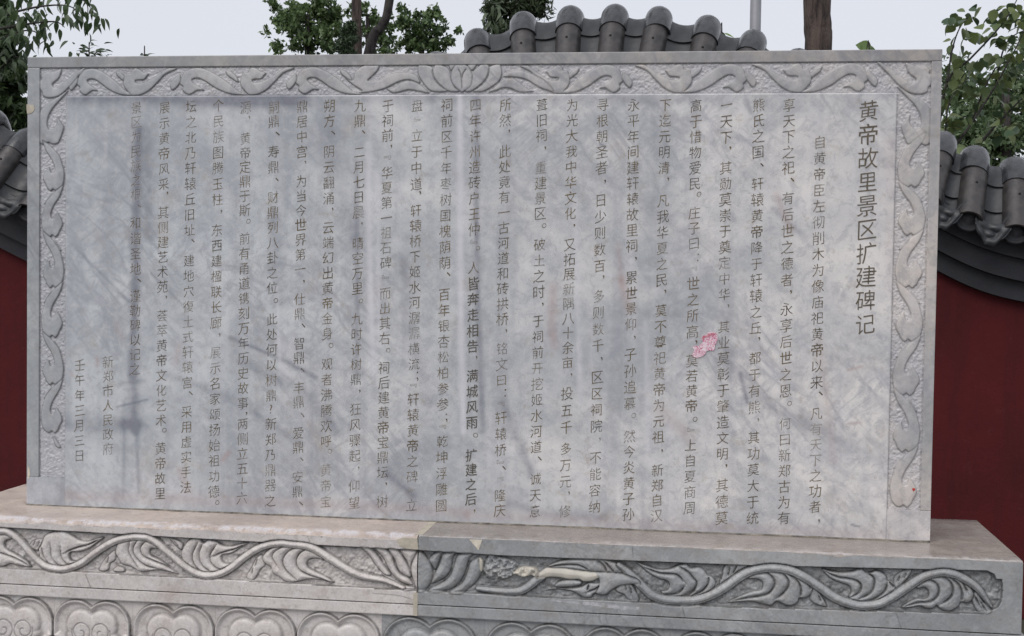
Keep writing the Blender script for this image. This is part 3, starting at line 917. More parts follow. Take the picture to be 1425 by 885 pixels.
b = NB(M_LIT_LIP)
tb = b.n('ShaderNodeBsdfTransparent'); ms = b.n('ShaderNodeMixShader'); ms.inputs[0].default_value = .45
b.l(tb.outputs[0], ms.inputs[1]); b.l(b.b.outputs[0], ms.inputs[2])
b.l(ms.outputs[0], M_LIT_LIP.node_tree.nodes['Material Output'].inputs[0])
CH = .0385
ALLC = []
for x0, x1, ph in COLS:
    xa, xb = pxx(x0), pxx(x1)
    ya, yb_ = 146.0, 715.0
    norm, dark = [], []
    for p in ph:
        t = p[0]
        tgt = norm
        if t[0] == '*':
            t = t[1:]; tgt = dark
        y0 = py(p[1])
        y1 = py(p[2]) if len(p) > 2 else y0
        for i, ch in enumerate(t):
            y = y0 + (y1 - y0) * (i / (len(t) - 1) if len(t) > 1 else 0)
            x = xa + (xb - xa) * (y - ya) / (yb_ - ya)
            wx_, wz_ = xz(x, y, 0)
            s = CH * (.8 if ch in '﹃﹄' else (1.25 if ch in ',、。:;' else 1))
            tgt.append((ch, wx_, wz_, s))
    ALLC += [(c_, 'n') for c_ in norm] + [(c_, 'd') for c_ in dark]
tt = []
for i, ch in enumerate('黄帝故里景区扩建碑记'):
    k = i / 9
    x_, z_ = xz(1208.5 - 4.5 * k, 154 + 297 * k, 0)
    tt.append((ch, x_, z_, .0615))
for c_ in tt:
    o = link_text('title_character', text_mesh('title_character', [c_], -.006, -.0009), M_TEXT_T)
    o['label'] = 'large title character in the rightmost column'
big_ = [c_ for c_ in ALLC if c_[0][0] not in ',、。:;﹃﹄']
big_.sort(key=lambda c_: (c_[1] != 'd', -c_[0][1]))
rest = [c_ for c_ in ALLC if c_[0][0] in ',、。:;﹃﹄'] + big_[288:]
for c_, k_ in big_[:288]:
    if k_ == 'd':
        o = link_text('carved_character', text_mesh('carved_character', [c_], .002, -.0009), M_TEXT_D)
        o['label'] = 'freshly darkened character'
    else:
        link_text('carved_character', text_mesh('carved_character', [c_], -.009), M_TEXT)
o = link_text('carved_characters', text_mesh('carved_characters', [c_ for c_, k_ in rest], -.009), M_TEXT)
o['kind'] = 'stuff'
bpy.data.objects.remove(fo)

# torn paper sticker ------------------------------------------------------
sv = view(930, 440, 11.06, [(365, 590), (395, 545), (395, 510), (370, 480), (400, 455), (470, 460), (500, 425), (535, 395), (510, 350), (520, 305), (580, 285), (615, 245), (690, 240),
                            (745, 270), (760, 320), (755, 380), (720, 440), (715, 490), (700, 530), (640, 525), (585, 535), (570, 580), (520, 620), (450, 640), (390, 630)], 0)
M_PAPER = mat('pink_printed_paper', (.62, .42, .5), .8)
b = NB(M_PAPER)
pr = b.noise(260, 4, .8)
pr2 = b.noise(55, 3, .7)
c = b.mix(b.math('MULTIPLY', b.ramp(pr, (.46, 0), (.52, 1)), b.ramp(pr2, (.36, .15), (.55, 1))), (.76, .64, .68), (.50, .12, .22))
b.color(c)
def flat_poly(name, P, Y, m, parent=None, ax=0.0):
    n = len(P)
    v = [(x, Y, z) for x, z in P] + [(x, Y + .0006, z) for x, z in P]
    me = pymesh(name, v, [tuple(range(n))[::-1], tuple(range(n, 2 * n))] + [(i, (i + 1) % n, n + (i + 1) % n, n + i) for i in range(n)])
    bm = bmesh.new(); bm.from_mesh(me); bmesh.ops.recalc_face_normals(bm, faces=bm.faces); bm.to_mesh(me); bm.free()
    return link(name, me, m, parent)
stk = thing('torn_sticker', 'torn pink paper sticker with red print pasted on the slab between inscription columns', 'sticker')
flat_poly('paper', sv, -.0021, M_PAPER, stk)
hd = view(930, 440, 11.06, [(515, 350), (520, 310), (560, 300), (600, 290), (620, 262), (680, 258), (715, 270), (690, 290), (650, 296), (630, 315), (590, 322), (545, 345)], 0)
flat_poly('red_heading', hd, -.0028, simple_mat('red_print', (.42, .05, .09), (.62, .36, .42), 140, .8, .1), stk)

# ------------------------------------------------------------------ stele base (sumeru plinth)
YB = -.2025
XL, XJ, XR, YK = -.194, 1.231, 2.794, .3685
ZC = -.186      # bottom of the carved upper block
base = thing('stele_base', 'low marble plinth with a leafy scroll frieze over lotus petals, under the slab', 'plinth')

fr = Relief(XL, XR, ZC, -.0005, .0016, 0.0)
fr.H += .0012 * (noise2(fr.X, fr.Z, 8, 21) - .5)
# recess
rec = [(-140, 726), (0, 733.5), (340, 753), (581, 765.5), (700, 773), (1025, 786), (1374, 794), (1384, 799), (1387, 806), (1395, 806), (1396, 822), (1394, 838), (1389, 846), (1378, 851), (1370, 855),
       (1025, 846), (700, 829), (581, 823), (340, 809), (0, 791), (-140, 784)]
RP = np.array([xz(u, v, YB) for u, v in rec])
RP[0, 0] = RP[-1, 0] = XL + .05
d, _ = seg_dist(fr.X, fr.Z, RP, True)
ins = inside(fr.X, fr.Z, RP)
BGH = -.016
bgn = BGH + .006 * (noise2(fr.X, fr.Z, 70, 31) - .5) + .004 * (noise2(fr.X, fr.Z, 160, 32) - .5)
kk = sstep(d / .0035) * ins
fr.H = fr.H * (1 - kk) + bgn * kk
fr.A[..., 0] = np.maximum(np.where(ins, (.42 * sstep((noise2(fr.X, fr.Z, 60, 33) - .15) / .5) + .16) * np.where(fr.X < XJ, .35, .75), 0), .95 * np.exp(-(d / .0028) ** 2) * ins)  # recess ground and rim darkened: grime mixed with painted shade
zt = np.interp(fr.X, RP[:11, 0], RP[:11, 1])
fr.A[..., 0] = np.where(ins & (zt - fr.Z < .006) & (zt - fr.Z > -.002), .95, fr.A[..., 0])  # shade of the overhanging lip painted as a dark strip

def V(n, pts):
    x0, y0, s = {1: (0, 720, 5.3636), 2: (200, 720, 5.3636), 3: (400, 720, 5.3636), 4: (560, 720, 5.3636), 5: (720, 740, 6.105), 6: (900, 740, 6.105), 7: (1080, 740, 6.105), 8: (1240, 740, 6.103)}[n]
    return view(x0, y0, s, pts, YB)
LO, HI = -.012, -.003
def leaf(n, P, grooves=(), low=LO, high=HI, R=.006, **kw):
    kw.setdefault('gd', .0055); kw.setdefault('gw', .0014); kw.setdefault('edge', .004); kw.setdefault('dirt', .92); kw.setdefault('dw', .0023); kw.setdefault('asym', .0046)
    fr.shape(V(n, P), low, high, R, [V(n, g) for g in grooves], **kw)
# stalk leaves
for n, P, G in (
    (1, [(205, 220), (235, 175), (300, 165), (310, 205), (270, 255)], [[(250, 180), (235, 220)], [(285, 185), (262, 235)]]),
    (1, [(725, 400), (750, 340), (800, 280), (850, 250), (848, 320), (810, 350), (800, 390), (770, 408)], [[(800, 300), (790, 350)]]),
    (1, [(830, 405), (860, 370), (910, 380), (915, 410), (870, 415)], []),
    (2, [(180, 160), (230, 170), (280, 200), (270, 250), (220, 210)], [[(215, 180), (250, 225)]]),
    (2, [(755, 452), (795, 375), (825, 315), (870, 285), (897, 360), (862, 392), (812, 470)], [[(840, 310), (825, 370)], [(805, 380), (800, 430)]]),
    (5, [(830, 490), (900, 450), (960, 450), (1000, 500), (1035, 592), (950, 590), (900, 540), (850, 520)], [[(915, 460), (925, 500)], [(960, 480), (970, 540)]]),
    (6, [(615, 455), (640, 350), (670, 290), (740, 285), (860, 295), (780, 340), (720, 390), (650, 440)], [[(650, 350), (630, 420)], [(710, 310), (692, 385)], [(770, 295), (730, 370)]]),
    (7, [(290, 570), (315, 510), (340, 500), (380, 540), (420, 600), (435, 645), (370, 635), (310, 605)], [[(370, 550), (385, 600)]]),
    (7, [(1010, 505), (1008, 400), (1060, 350), (1110, 330), (1162, 335), (1110, 420), (1040, 490)], [[(1060, 390), (1040, 430)], [(1115, 360), (1090, 400)]]),
    (8, [(695, 585), (720, 520), (760, 550), (790, 600), (855, 640), (840, 690), (760, 695), (720, 655)], [[(725, 560), (765, 640)], [(770, 600), (810, 670)]]),
):
    leaf(n, P, G, LO, -.009, R=.005, gd=.003)
# leaves of the left block
leaf(1, [(-100, 200), (-80, 330), (0, 372), (60, 352), (130, 365), (200, 376), (217, 370), (190, 330), (120, 285), (40, 240), (18, 205), (35, 175), (80, 165), (100, 150), (0, 120)],
     [[(-60, 250), (60, 290), (150, 330), (205, 365)]])
leaf(1, [(350, 392), (290, 315), (275, 245), (298, 200), (315, 150), (350, 122), (400, 110), (470, 108), (530, 140), (590, 172), (650, 180), (720, 158), (760, 156), (710, 195),
         (650, 238), (580, 262), (515, 265), (503, 292), (525, 327), (600, 330), (600, 352), (500, 395), (430, 400)],
     [[(372, 215), (372, 290), (410, 345), (470, 390)], [(445, 235), (448, 300), (490, 352), (545, 375)], [(300, 225), (318, 300), (370, 365)], [(480, 262), (560, 228), (650, 205), (720, 170)]])
leaf(1, [(880, 180), (850, 260), (870, 310), (900, 355), (960, 370), (1020, 405), (1060, 412), (1173, 398), (1273, 418), (1320, 427), (1253, 370), (1183, 320), (1123, 290), (1106, 262), (1123, 238), (1170, 240),
         (1200, 225), (1100, 165), (980, 158)],
     [[(960, 190), (950, 250), (975, 310), (1030, 392)], [(1090, 175), (1042, 225), (1055, 285), (1130, 322), (1230, 365), (1300, 417)], [(1020, 175), (985, 235), (1005, 300), (1080, 362), (1180, 388)]])
leaf(2, [(340, 405), (285, 335), (270, 270), (288, 222), (318, 180), (360, 160), (410, 168), (435, 196), (470, 172), (520, 180), (580, 210), (650, 216), (720, 200), (768, 197), (700, 240),
         (640, 275), (580, 283), (568, 305), (590, 342), (650, 352), (660, 375), (560, 432), (440, 442)],
     [[(435, 198), (408, 260), (410, 320), (440, 372), (500, 412)], [(540, 205), (490, 280), (495, 340), (540, 382), (600, 398)], [(400, 190), (358, 270), (360, 335), (400, 392), (450, 428)],
      [(520, 285), (600, 258), (680, 236), (740, 206)]])
leaf(3, [(-113, 228), (-192, 290), (-180, 345), (-135, 375), (-120, 420), (-70, 452), (-10, 490), (60, 487), (160, 466), (250, 475), (342, 491), (290, 450), (210, 410), (150, 378), (138, 342), (165, 315),
         (225, 313), (260, 325), (200, 235), (60, 200)],
     [[(170, 228), (90, 270), (60, 330), (80, 390), (150, 430), (240, 462), (325, 488)], [(100, 215), (0, 260), (-42, 330), (-10, 405), (60, 465)], [(0, 205), (-90, 250), (-122, 300), (-85, 360)]])
# lotus over the joint
for n, P in ((3, [(540, 225), (600, 225), (660, 280), (720, 370), (765, 432), (730, 450), (680, 400), (640, 350), (600, 290)]),
             (3, [(640, 235), (720, 235), (770, 290), (800, 370), (840, 430), (900, 458), (930, 512), (860, 500), (780, 440), (740, 380), (700, 300)]),
             (3, [(742, 240), (812, 240), (862, 310), (902, 390), (916, 452), (870, 442), (820, 400), (790, 320)]),
             (3, [(832, 245), (942, 245), (962, 278), (925, 350), (912, 400), (880, 330)]),
             (3, [(695, 430), (760, 445), (850, 502), (945, 530), (930, 546), (840, 540), (760, 485)]),
             (4, [(188, 322), (240, 265), (292, 258), (270, 330), (240, 400), (225, 380)]),
             (4, [(292, 280), (340, 262), (398, 262), (370, 310), (365, 370), (330, 440), (270, 480), (203, 502), (230, 430), (270, 350)]),
             (4, [(402, 290), (450, 268), (528, 272), (492, 320), (470, 400), (430, 480), (360, 540), (260, 562), (186, 547), (270, 500), (340, 450), (375, 370)]),
             (4, [(575, 300), (558, 298), (500, 340), (480, 400), (440, 490), (345, 560), (440, 572), (500, 532), (560, 470), (592, 400), (580, 340)]),
             (3, [(985, 252), (1040, 310), (1080, 400), (1070, 480), (1020, 552), (960, 545), (925, 460), (913, 380), (940, 300)])):
    leaf(n, P, (), -.016, -.001, R=.009)
# right block, broken part
leaf(4, [(640, 285), (720, 295), (790, 310), (855, 345), (862, 400), (800, 450), (740, 470), (660, 470), (600, 430), (605, 350)], (), -.016, -.007, R=.006, rough=.016, dirt=.6, mode='mix')
leaf(5, [(250, 303), (330, 258), (450, 235), (620, 234), (760, 243), (880, 290), (962, 368), (860, 357), (650, 347), (400, 318)],
     [[(270, 300), (400, 283), (520, 288), (610, 335)], [(680, 245), (740, 300), (755, 350)], [(740, 255), (800, 325), (820, 352)]])
leaf(5, [(315, 475), (340, 430), (420, 414), (520, 420), (547, 440), (520, 465), (420, 478)])
leaf(5, [(240, 507), (320, 490), (450, 485), (540, 470), (600, 440), (680, 440), (860, 440), (830, 480), (790, 510), (760, 542), (700, 548), (655, 530), (620, 566), (560, 566), (500, 532), (440, 507), (330, 495)],
     [[(600, 510), (660, 490), (700, 460)], [(590, 500), (600, 460)]])
leaf(6, [(-92, 260), (0, 290), (100, 320), (200, 315), (280, 285), (340, 278), (375, 310), (440, 303), (490, 328), (520, 373), (560, 388), (594, 440), (582, 490), (500, 550), (300, 585), (150, 560), (120, 510),
         (170, 500), (190, 460), (170, 425), (100, 405), (20, 362), (-40, 312)],
     [[(0, 312), (100, 352), (200, 360), (260, 370), (312, 418)], [(280, 298), (350, 345), (400, 400), (428, 440), (400, 505), (330, 552)], [(532, 385), (522, 450), (470, 512), (385, 547)],
      [(575, 400), (590, 450), (560, 500)], [(318, 480), (260, 532), (140, 545)], [(420, 498), (340, 552), (265, 572)]])
leaf(7, [(-412, 606), (-300, 547), (-200, 510), (-130, 497), (-113, 460), (-120, 430), (-160, 408), (-225, 408), (-255, 395), (-200, 360), (-50, 310), (100, 330), (200, 388), (290, 448), (312, 500),
         (290, 547), (250, 572), (203, 572), (190, 602), (150, 632), (90, 636), (40, 612), (0, 602), (-40, 636), (-120, 620), (-200, 602), (-300, 602)],
     [[(-215, 358), (-100, 348), (-30, 388), (-8, 450), (-50, 522), (-120, 552), (-250, 572), (-395, 604)], [(-10, 325), (80, 378), (112, 440), (82, 512), (5, 578)],
      [(100, 355), (190, 428), (217, 500), (205, 566)], [(205, 398), (280, 448), (302, 500)]])
leaf(7, [(392, 322), (460, 335), (560, 346), (650, 340), (690, 324), (732, 320), (770, 350), (800, 353), (850, 333), (900, 348), (940, 380), (952, 420), (990, 428), (1012, 470), (1018, 512),
         (940, 560), (870, 610), (700, 622), (620, 562), (640, 520), (626, 470), (570, 446), (490, 417), (430, 372)],
     [[(425, 340), (520, 385), (620, 400), (690, 420), (728, 460), (712, 522), (640, 568)], [(770, 353), (830, 388), (842, 440), (812, 522), (715, 578)], [(955, 445), (922, 520), (830, 582), (715, 612)],
      [(965, 428), (1010, 480)]])
leaf(8, [(88, 652), (150, 602), (230, 570), (290, 575), (322, 550), (316, 500), (280, 480), (228, 490), (205, 430), (280, 380), (420, 350), (540, 370), (620, 428), (690, 488), (712, 540),
         (692, 590), (650, 614), (602, 605), (580, 642), (530, 677), (480, 684), (420, 662), (392, 636), (360, 662), (300, 660), (250, 640), (170, 652)],
     [[(215, 428), (300, 413), (372, 430), (412, 480), (402, 550), (340, 602), (230, 612), (105, 652)], [(380, 358), (470, 398), (528, 460), (522, 552), (440, 622)],
      [(505, 395), (580, 450), (612, 530), (602, 602)], [(615, 425), (655, 515)]])
# vine stems
def stem(parts, rad):
    P = np.concatenate([V(n, p) for n, p in parts])
    fr.stem(P, 1.34 * np.array(rad) if hasattr(rad, '__len__') else np.full(len(P), rad) , -.013, .0005)
stem([(1, [(-120, 150), (-40, 112), (40, 110), (110, 155), (170, 220), (250, 310), (330, 368), (420, 390), (500, 385), (600, 345), (700, 270), (800, 205), (880, 170), (980, 150), (1060, 152)]),
      (2, [(30, 160), (90, 195), (170, 265), (260, 340), (350, 405), (440, 437), (540, 432), (640, 385), (740, 305), (840, 240), (930, 207), (1020, 197)]),
      (3, [(20, 205), (120, 215), (200, 240), (300, 305), (420, 380), (520, 432), (620, 456), (720, 475), (800, 505), (860, 530)])],
     [.008] * 15 + [.008] * 12 + [.008, .008, .009, .009, .0085, .008, .007, .006, .005, .004])
stem([(4, [(560, 535), (700, 552), (820, 560), (900, 545), (980, 490)]), (5, [(130, 440), (200, 385), (260, 335)])], [.005, .007, .008, .009, .009, .009, .009, .008])
stem([(5, [(860, 285), (930, 345), (1010, 420), (1090, 500)]), (6, [(60, 555), (160, 585), (300, 592), (430, 585), (560, 540), (680, 470), (790, 390), (900, 335), (1030, 312)]),
      (7, [(30, 315), (130, 335), (250, 395), (370, 475), (490, 560), (610, 612), (740, 637), (870, 622), (980, 570), (1090, 498), (1190, 430)]),
      (8, [(300, 380), (420, 352), (540, 365), (660, 425), (750, 495), (820, 590), (855, 640)])],
     [.005, .008, .0095, .0095] + [.0095] * 9 + [.0095] * 11 + [.009, .009, .009, .0085, .0075, .005, .003])
_in = inside(fr.X, fr.Z, RP)
fr.H += np.where(_in, .0011 * (noise2(fr.X, fr.Z, 110, 81) - .5) + .0009 * (noise2(fr.X, fr.Z, 230, 82) - .5), 0)
# smooth cement filling over the broken leaf
P = V(5, [(165, 400), (155, 368), (200, 335), (245, 308), (400, 316), (540, 336), (660, 346), (860, 357), (1000, 392), (1050, 450), (960, 452), (870, 462), (800, 498), (740, 540), (665, 525), (690, 470), (688, 405),
          (640, 425), (560, 430), (520, 411), (440, 411), (360, 397), (280, 392)])
fr.shape(P, -.0075, .0005, .011, edge=.003, dirt=.7, mode='mix')
_w = fr.win(P, .004)
_i = inside(fr.X[_w], fr.Z[_w], P)
fr.H[_w] -= np.where(_i, .09 * np.clip(fr.Z[_w] - P[:, 1].mean(), -.03, .03) + .0016 * noise2(fr.X[_w], fr.Z[_w], 60, 92), 0)
P = V(5, [(165, 400), (155, 368), (200, 335), (245, 310), (400, 318), (540, 338), (660, 350), (690, 400), (640, 423), (560, 428), (520, 409), (440, 409), (360, 395), (280, 390)])
w = fr.win(P, .005)
fr.A[w][..., 2] = np.maximum(fr.A[w][..., 2], (.55 + .4 * noise2(fr.X[w], fr.Z[w], 60, 91)) * inside(fr.X[w], fr.Z[w], P))
P = V(4, [(820, 430), (850, 390), (900, 370), (1000, 380), (1010, 455), (960, 440), (900, 450)])
fr.shape(P, -.012, -.003, .004, rough=.01, cream=.85, dirt=.5, mode='mix')
P = V(4, [(572, 305), (600, 330), (596, 400), (580, 410), (570, 350)])
fr.shape(P, -.008, -.001, .004, cream=.8, dirt=.3)
# white scrape on the band below the filling
P = V(5, [(230, 578), (420, 590), (700, 600), (900, 630), (1040, 640), (1030, 665), (880, 660), (700, 635), (480, 610)])
w = fr.win(P, .005)
fr.A[w][..., 1] = np.maximum(fr.A[w][..., 1], .85 * noise2(fr.X[w], fr.Z[w], 120, 93) * inside(fr.X[w], fr.Z[w], P))
# wear of the upper and lower edges
def cracks(g, Y, lst):
    for p, dep, wd in lst:
        g.line([xz(u, v, Y) for u, v in p], dep, wd, .55)
cracks(fr, YB, [([(119, 800), (125, 815), (131, 830)], .001, .0012), ([(950, 846), (953, 858), (958, 872)], .0006, .001), ([(1246, 850), (1252, 868), (1256, 880)], .0006, .001),
                ([(520, 826), (560, 830), (590, 842)], .0005, .001), ([(880, 762), (881, 776)], .0005, .001), ([(428, 746), (431, 754)], .0005, .001)])

# chipped arris: chamfer that varies along the block
def chamfer(xs):
    n = len(xs)
    L = .009 + .011 * smooth_noise(n, 34, 3) + .006 * (smooth_noise(n, 150, 4) - .5)
    R = .0022 + .0018 * smooth_noise(n, 60, 5)
    R += .008 * np.exp(-((xs - 2.33) / .035) ** 2) * smooth_noise(n, 260, 8)
    t = sstep((xs - (XJ - .01)) / .02)
    return np.maximum(L * (1 - t) + R * t, .0015)
def top_block(x0, x1, m_front, m_top, label):
    i0, i1 = np.searchsorted(fr.xs, [x0 - 1e-9, x1 + 1e-9])
    sub = Relief.__new__(Relief)
    sub.xs, sub.zs = fr.xs[i0:i1], fr.zs
    sub.nx, sub.nz = len(sub.xs), fr.nz
    sub.X, sub.Z = np.meshgrid(sub.xs, sub.zs)
    sub.H, sub.A = fr.H[:, i0:i1].copy(), fr.A[:, i0:i1].copy()
    cf = chamfer(fr.xs)[i0:i1]
    # lower the top rows to the chamfer line
    top = sub.nz - 1
    rows = 8
    for r in range(rows):
        f = r / (rows - 1)
        sub.Z[top - rows + 1 + r, :] = (fr.zs[top - rows] * (1 - f) + (-cf * .9) * f) if r else np.minimum(fr.zs[top - rows + 1], -cf * .9 - .001)
    for r in range(1, rows):
        f = r / (rows - 1)
        sub.Z[top - rows + 1 + r, :] = sub.Z[top - rows + 1, :] * (1 - f) + (-cf * .9) * f
    f_ob = link('carved_front', sub.mesh('carved_front', YB), m_front, base)
    f_ob['label'] = label
    # top surface: chamfer rows + flat rows
    xs = sub.xs
    nx = len(xs)
    rk = cf / .012
    jag = lambda c_, sd_: (smooth_noise(nx, c_, sd_) - .5) * rk
    rows_y = [(-cf * .9, YB - sub.H[-1, :]),
              (-cf * .78 + .003 * jag(220, 9), YB + cf * .25 + .003 * jag(260, 19)),
              (-cf * .55 + .004 * jag(170, 20), YB + cf * .55 + .004 * jag(190, 21)),
              (-cf * .38 + .0035 * jag(240, 22), YB + cf * .95),
              (-cf * .16 + .0025 * jag(300, 10), YB + cf * 1.5 + .004 * jag(90, 23)),
              (-cf * .04 + .001 * jag(200, 24), YB + cf * 2.0 + .004 * jag(70, 25))]
    for y in np.linspace(YB + .045, YK, 14):
        rows_y.append((.0009 * (smooth_noise(nx, 30, int(y * 1000) + 500) - .5), np.full(nx, y)))
    rows_y.append((np.full(nx, ZC), np.full(nx, YK + .001)))
    co = np.concatenate([np.stack([xs, ry, rz], -1) for rz, ry in rows_y])
    nr = len(rows_y)
    idx = np.arange(nx * nr).reshape(nr, nx)
    q = np.stack([idx[:-1, :-1], idx[:-1, 1:], idx[1:, 1:], idx[1:, :-1]], -1).reshape(-1, 4)
    A = np.zeros((len(co), 4)); A[:, 3] = 1
    pale = np.zeros((nr, nx))
    nn_ = smooth_noise(nx, 90, 14)
    pale[2] = .6 * sstep((nn_ - .3) / .4); pale[3] = .8 * sstep((nn_ - .15) / .4); pale[4] = .95 * sstep((smooth_noise(nx, 130, 15) - .2) / .4); pale[5] = .55 * sstep((smooth_noise(nx, 80, 16) - .3) / .4)
    if x0 > 1: pale[1:6] *= .6
    A[:, 1] = pale.ravel()
    o = link('top_surface', grid_mesh('top_surface', co, q, A), m_top, base)
    # side ends and bottom
    return o
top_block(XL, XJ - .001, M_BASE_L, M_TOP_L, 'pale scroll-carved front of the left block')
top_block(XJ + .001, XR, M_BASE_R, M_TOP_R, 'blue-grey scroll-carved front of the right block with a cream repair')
link('block_core', box_mesh('block_core', XL + .0005, XJ - .0006, YB + .034, YK - .004, ZC + .002, -.016), M_BASE_L, base)
link('block_core', box_mesh('block_core', XJ + .0006, XR - .0005, YB + .034, YK - .004, ZC + .002, -.016), M_BASE_R, base)
link('block_end', box_mesh('block_end', XL - .002, XL + .0006, YB + .004, YK, ZC, -.006, .001), M_BASE_L, base)
link('block_end', box_mesh('block_end', XR - .0006, XR + .002, YB + .004, YK, ZC, -.004, .001), M_BASE_R, base)
# mortar joint
o = link('mortar_joint', box_mesh('mortar_joint', XJ - .010, XJ + .002, YB - .0006, YB + .02, -.2185, -.156, .0006), M_MORTAR, base)
o = link('mortar_joint', box_mesh('mortar_joint', XJ - .009, XJ + .012, YB + .012, -.0005, -.002, .0006), M_MORTAR, base)
patch('mortar_patch', [(553, 751), (560, 748.5), (581, 749), (582, 764.5), (566, 763.5), (556, 759)], YB, M_MORTAR, base, .0016, .012)
patch('chip_scar', [(653, 750.5), (671, 751), (668, 760), (666, 766), (662, 761)], YB, M_CREAM, base, .0005, .006)
patch('chip_scar', [(1013, 838), (1025, 837.5), (1024, 840), (1014, 840.5)], YB, M_CREAM, base, .0004, .003) if False else None

# second course: plain band over lotus petals
YB2 = YB + .001
ZB1, ZP0 = -.2195, -.375
def slab(x0, x1, y0, y1, z0, z1, m, nm='plinth_course', bev=.003):
    return link(nm, box_mesh(nm, x0, x1, y0, y1, z0, z1, bev), m, base)
slab(XL - .004, XJ - .0005, YB2, YK, ZB1, ZC - .0028, M_BASE_L, 'plain_band')
slab(XJ - .0001, XR + .010, YB2, YK, ZB1, ZC - .0028, M_BASE_R, 'plain_band')
slab(XL + .004, XJ - .0005, YB + .028, YK - .004, ZP0, ZB1 - .003, M_BASE_L, 'petal_course')
slab(XJ - .0001, XR - .004, YB + .028, YK - .004, ZP0, ZB1 - .003, M_BASE_R, 'petal_course')
slab(XL + .03, XR - .03, YB + .06, YK - .03, -.60, ZP0 - .001, M_BASE_R, 'waist_course')
slab(XL - .02, XR + .02, YB - .01, YK + .02, -.72, -.601, M_BASE_R)
slab(XL - .06, XR + .06, YB - .05, YK + .06, GZ, -.7205, M_BASE_R)

def petal(cx, w, m, xa, xb):
    z1, z0 = ZB1 - .0015, ZP0
    g = Relief(xa, xb, z0, z1, .0019, -.012)
    X, Z = g.X - cx, g.Z
    r = w * .295
    zc = z1 - r - .0035
    def outl(inset, cxo=.2, sh=0.0):
        rr = r - inset
        e1 = np.hypot(np.abs(X) - w * cxo, Z - zc + sh) - rr
        body = np.maximum(np.maximum(np.abs(X) - (w * cxo + rr), Z - zc + sh), (z0 + .045 + inset) - Z)
        low_ = np.hypot(X / (w * cxo + rr), (Z - (z0 + .05)) / (.045 - inset * .8)) - 1
        return np.minimum(np.minimum(e1, body), low_ * .04)
    d0 = outl(0.0)
    d1 = outl(w * .105, .135, w * .015)
    ins0 = sstep(-d0 / .003 + .3)
    rimz = -.0005 - .010 * sstep((-d0 - .003) / .012)           # rolled rim falling into a cove
    g.H = g.H * (1 - ins0) + rimz * ins0
    ins1 = d1 < 0
    bulge = -.009 + .0085 * (1 - np.exp(np.minimum(d1, 0) / .0035)) + .002 * sstep(-d1 / .03)
    g.H = np.where(ins1, np.maximum(g.H, bulge), g.H)
    dirt = .9 * np.exp(-(d0 / .0022) ** 2) + .45 * np.exp(-((d1 - .002) / .004) ** 2)  # grimy outline, then shade painted into the cove
    # two spiral curls
    for s_ in (-1, 1):
        px_, pz_ = s_ * w * .13, zc - w * .10
        th = np.linspace(0, 3.6 * math.pi, 70)
        rr = np.minimum(np.linspace(.004, w * .20, 70), w * .118)
        ang = math.pi * .5 + s_ * th
        S = np.stack([cx + px_ + rr * np.cos(ang), pz_ + rr * np.sin(ang)], -1)
        w_ = g.win(S, .01)
        if w_ is not None:
            d, _ = seg_dist(g.X[w_], g.Z[w_], S, False)
            g.H[w_] -= .0022 * np.exp(-(d / .0016) ** 2)
            dirt[w_] = np.maximum(dirt[w_], .6 * np.exp(-(d / .0017) ** 2))
    g.A[..., 0] = np.clip(dirt, 0, 1)  # outline grime and painted cove shade
    return link('lotus_petal', g.mesh('lotus_petal', YB + .002, .02), m, base)
pc = [xz(u, 850, YB)[0] for u in (18, 126, 240, 354, 470, 597.6, 739)]
bnd = [xz(u, 850, YB)[0] for u in (-36, 72.5, 182, 297, 411.5, 530, 674, 806)]
cs = [(p, min(p - bnd[i], bnd[i + 1] - p) * 2, bnd[i], bnd[i + 1]) for i, p in enumerate(pc)]
x = bnd[-1]
while x + .24 < XR:
    cs.append((x + .12, .24, x, x + .24)); x += .24
cs.append((bnd[0] - .085, .17, bnd[0] - .17, bnd[0]))
for cx_, w_, xa_, xb_ in cs:
    petal(cx_, w_, M_BASE_L if cx_ < XJ - .02 else M_BASE_R, xa_, xb_)

# ------------------------------------------------------------------ wavy boundary wall
PHI = math.radians(0.5)
WD = np.array([math.cos(PHI), -math.sin(PHI), 0])      # along the wall, to the right
WN = np.array([-math.sin(PHI), -math.cos(PHI), 0])     # towards the viewer
W0 = np.array([3.23, 2.8, 0])
def on_wall(u, v, n=0.0):
    """photo px -> (s along the wall, height z) in the vertical plane n in front of the ridge line"""
    d = ray(u, v)
    O = W0 + WN * n
    t = ((O - CAM) @ WN) / (d @ WN)
    p = CAM + d * t
    return (p - W0) @ WD, p[2]
RID = [(-900, 70), (-800, 130), (-700, 190), (-600, 212), (-500, 160), (-400, 60), (-330, 24), (-240, 20), (-150, 60), (-60, 118), (0, 152), (24, 163), (60, 182), (120, 205), (200, 220), (300, 215), (400, 180), (500, 128), (560, 90), (608, 70), (664, 34), (728, 11), (794, 3), (856, 0.5), (917, 3),
       (985, 17), (1049, 36), (1112, 62), (1180, 100), (1250, 145), (1316, 180), (1355, 199), (1410, 213), (1480, 222), (1560, 216), (1660, 190), (1760, 140)]
RS = np.array([on_wall(u, v) for u, v in RID])
dS = np.linspace(RS[0, 0], RS[-1, 0], 220)
dZ = np.interp(dS, RS[:, 0], RS[:, 1])
for _ in range(5):
    dZ[1:-1] = (dZ[:-2] + 2 * dZ[1:-1] + dZ[2:]) / 4
zr_ = lambda s: float(np.interp(s, dS, dZ))
sl_ = lambda s: (zr_(s + .05) - zr_(s - .05)) / .1
def wp(s, n, z):
    return W0 + WD * s + WN * n + np.array([0, 0, z])
wall = thing('cloud_wall', 'dark red wall with an undulating top of wet grey clay tiles behind the slab', 'wall')
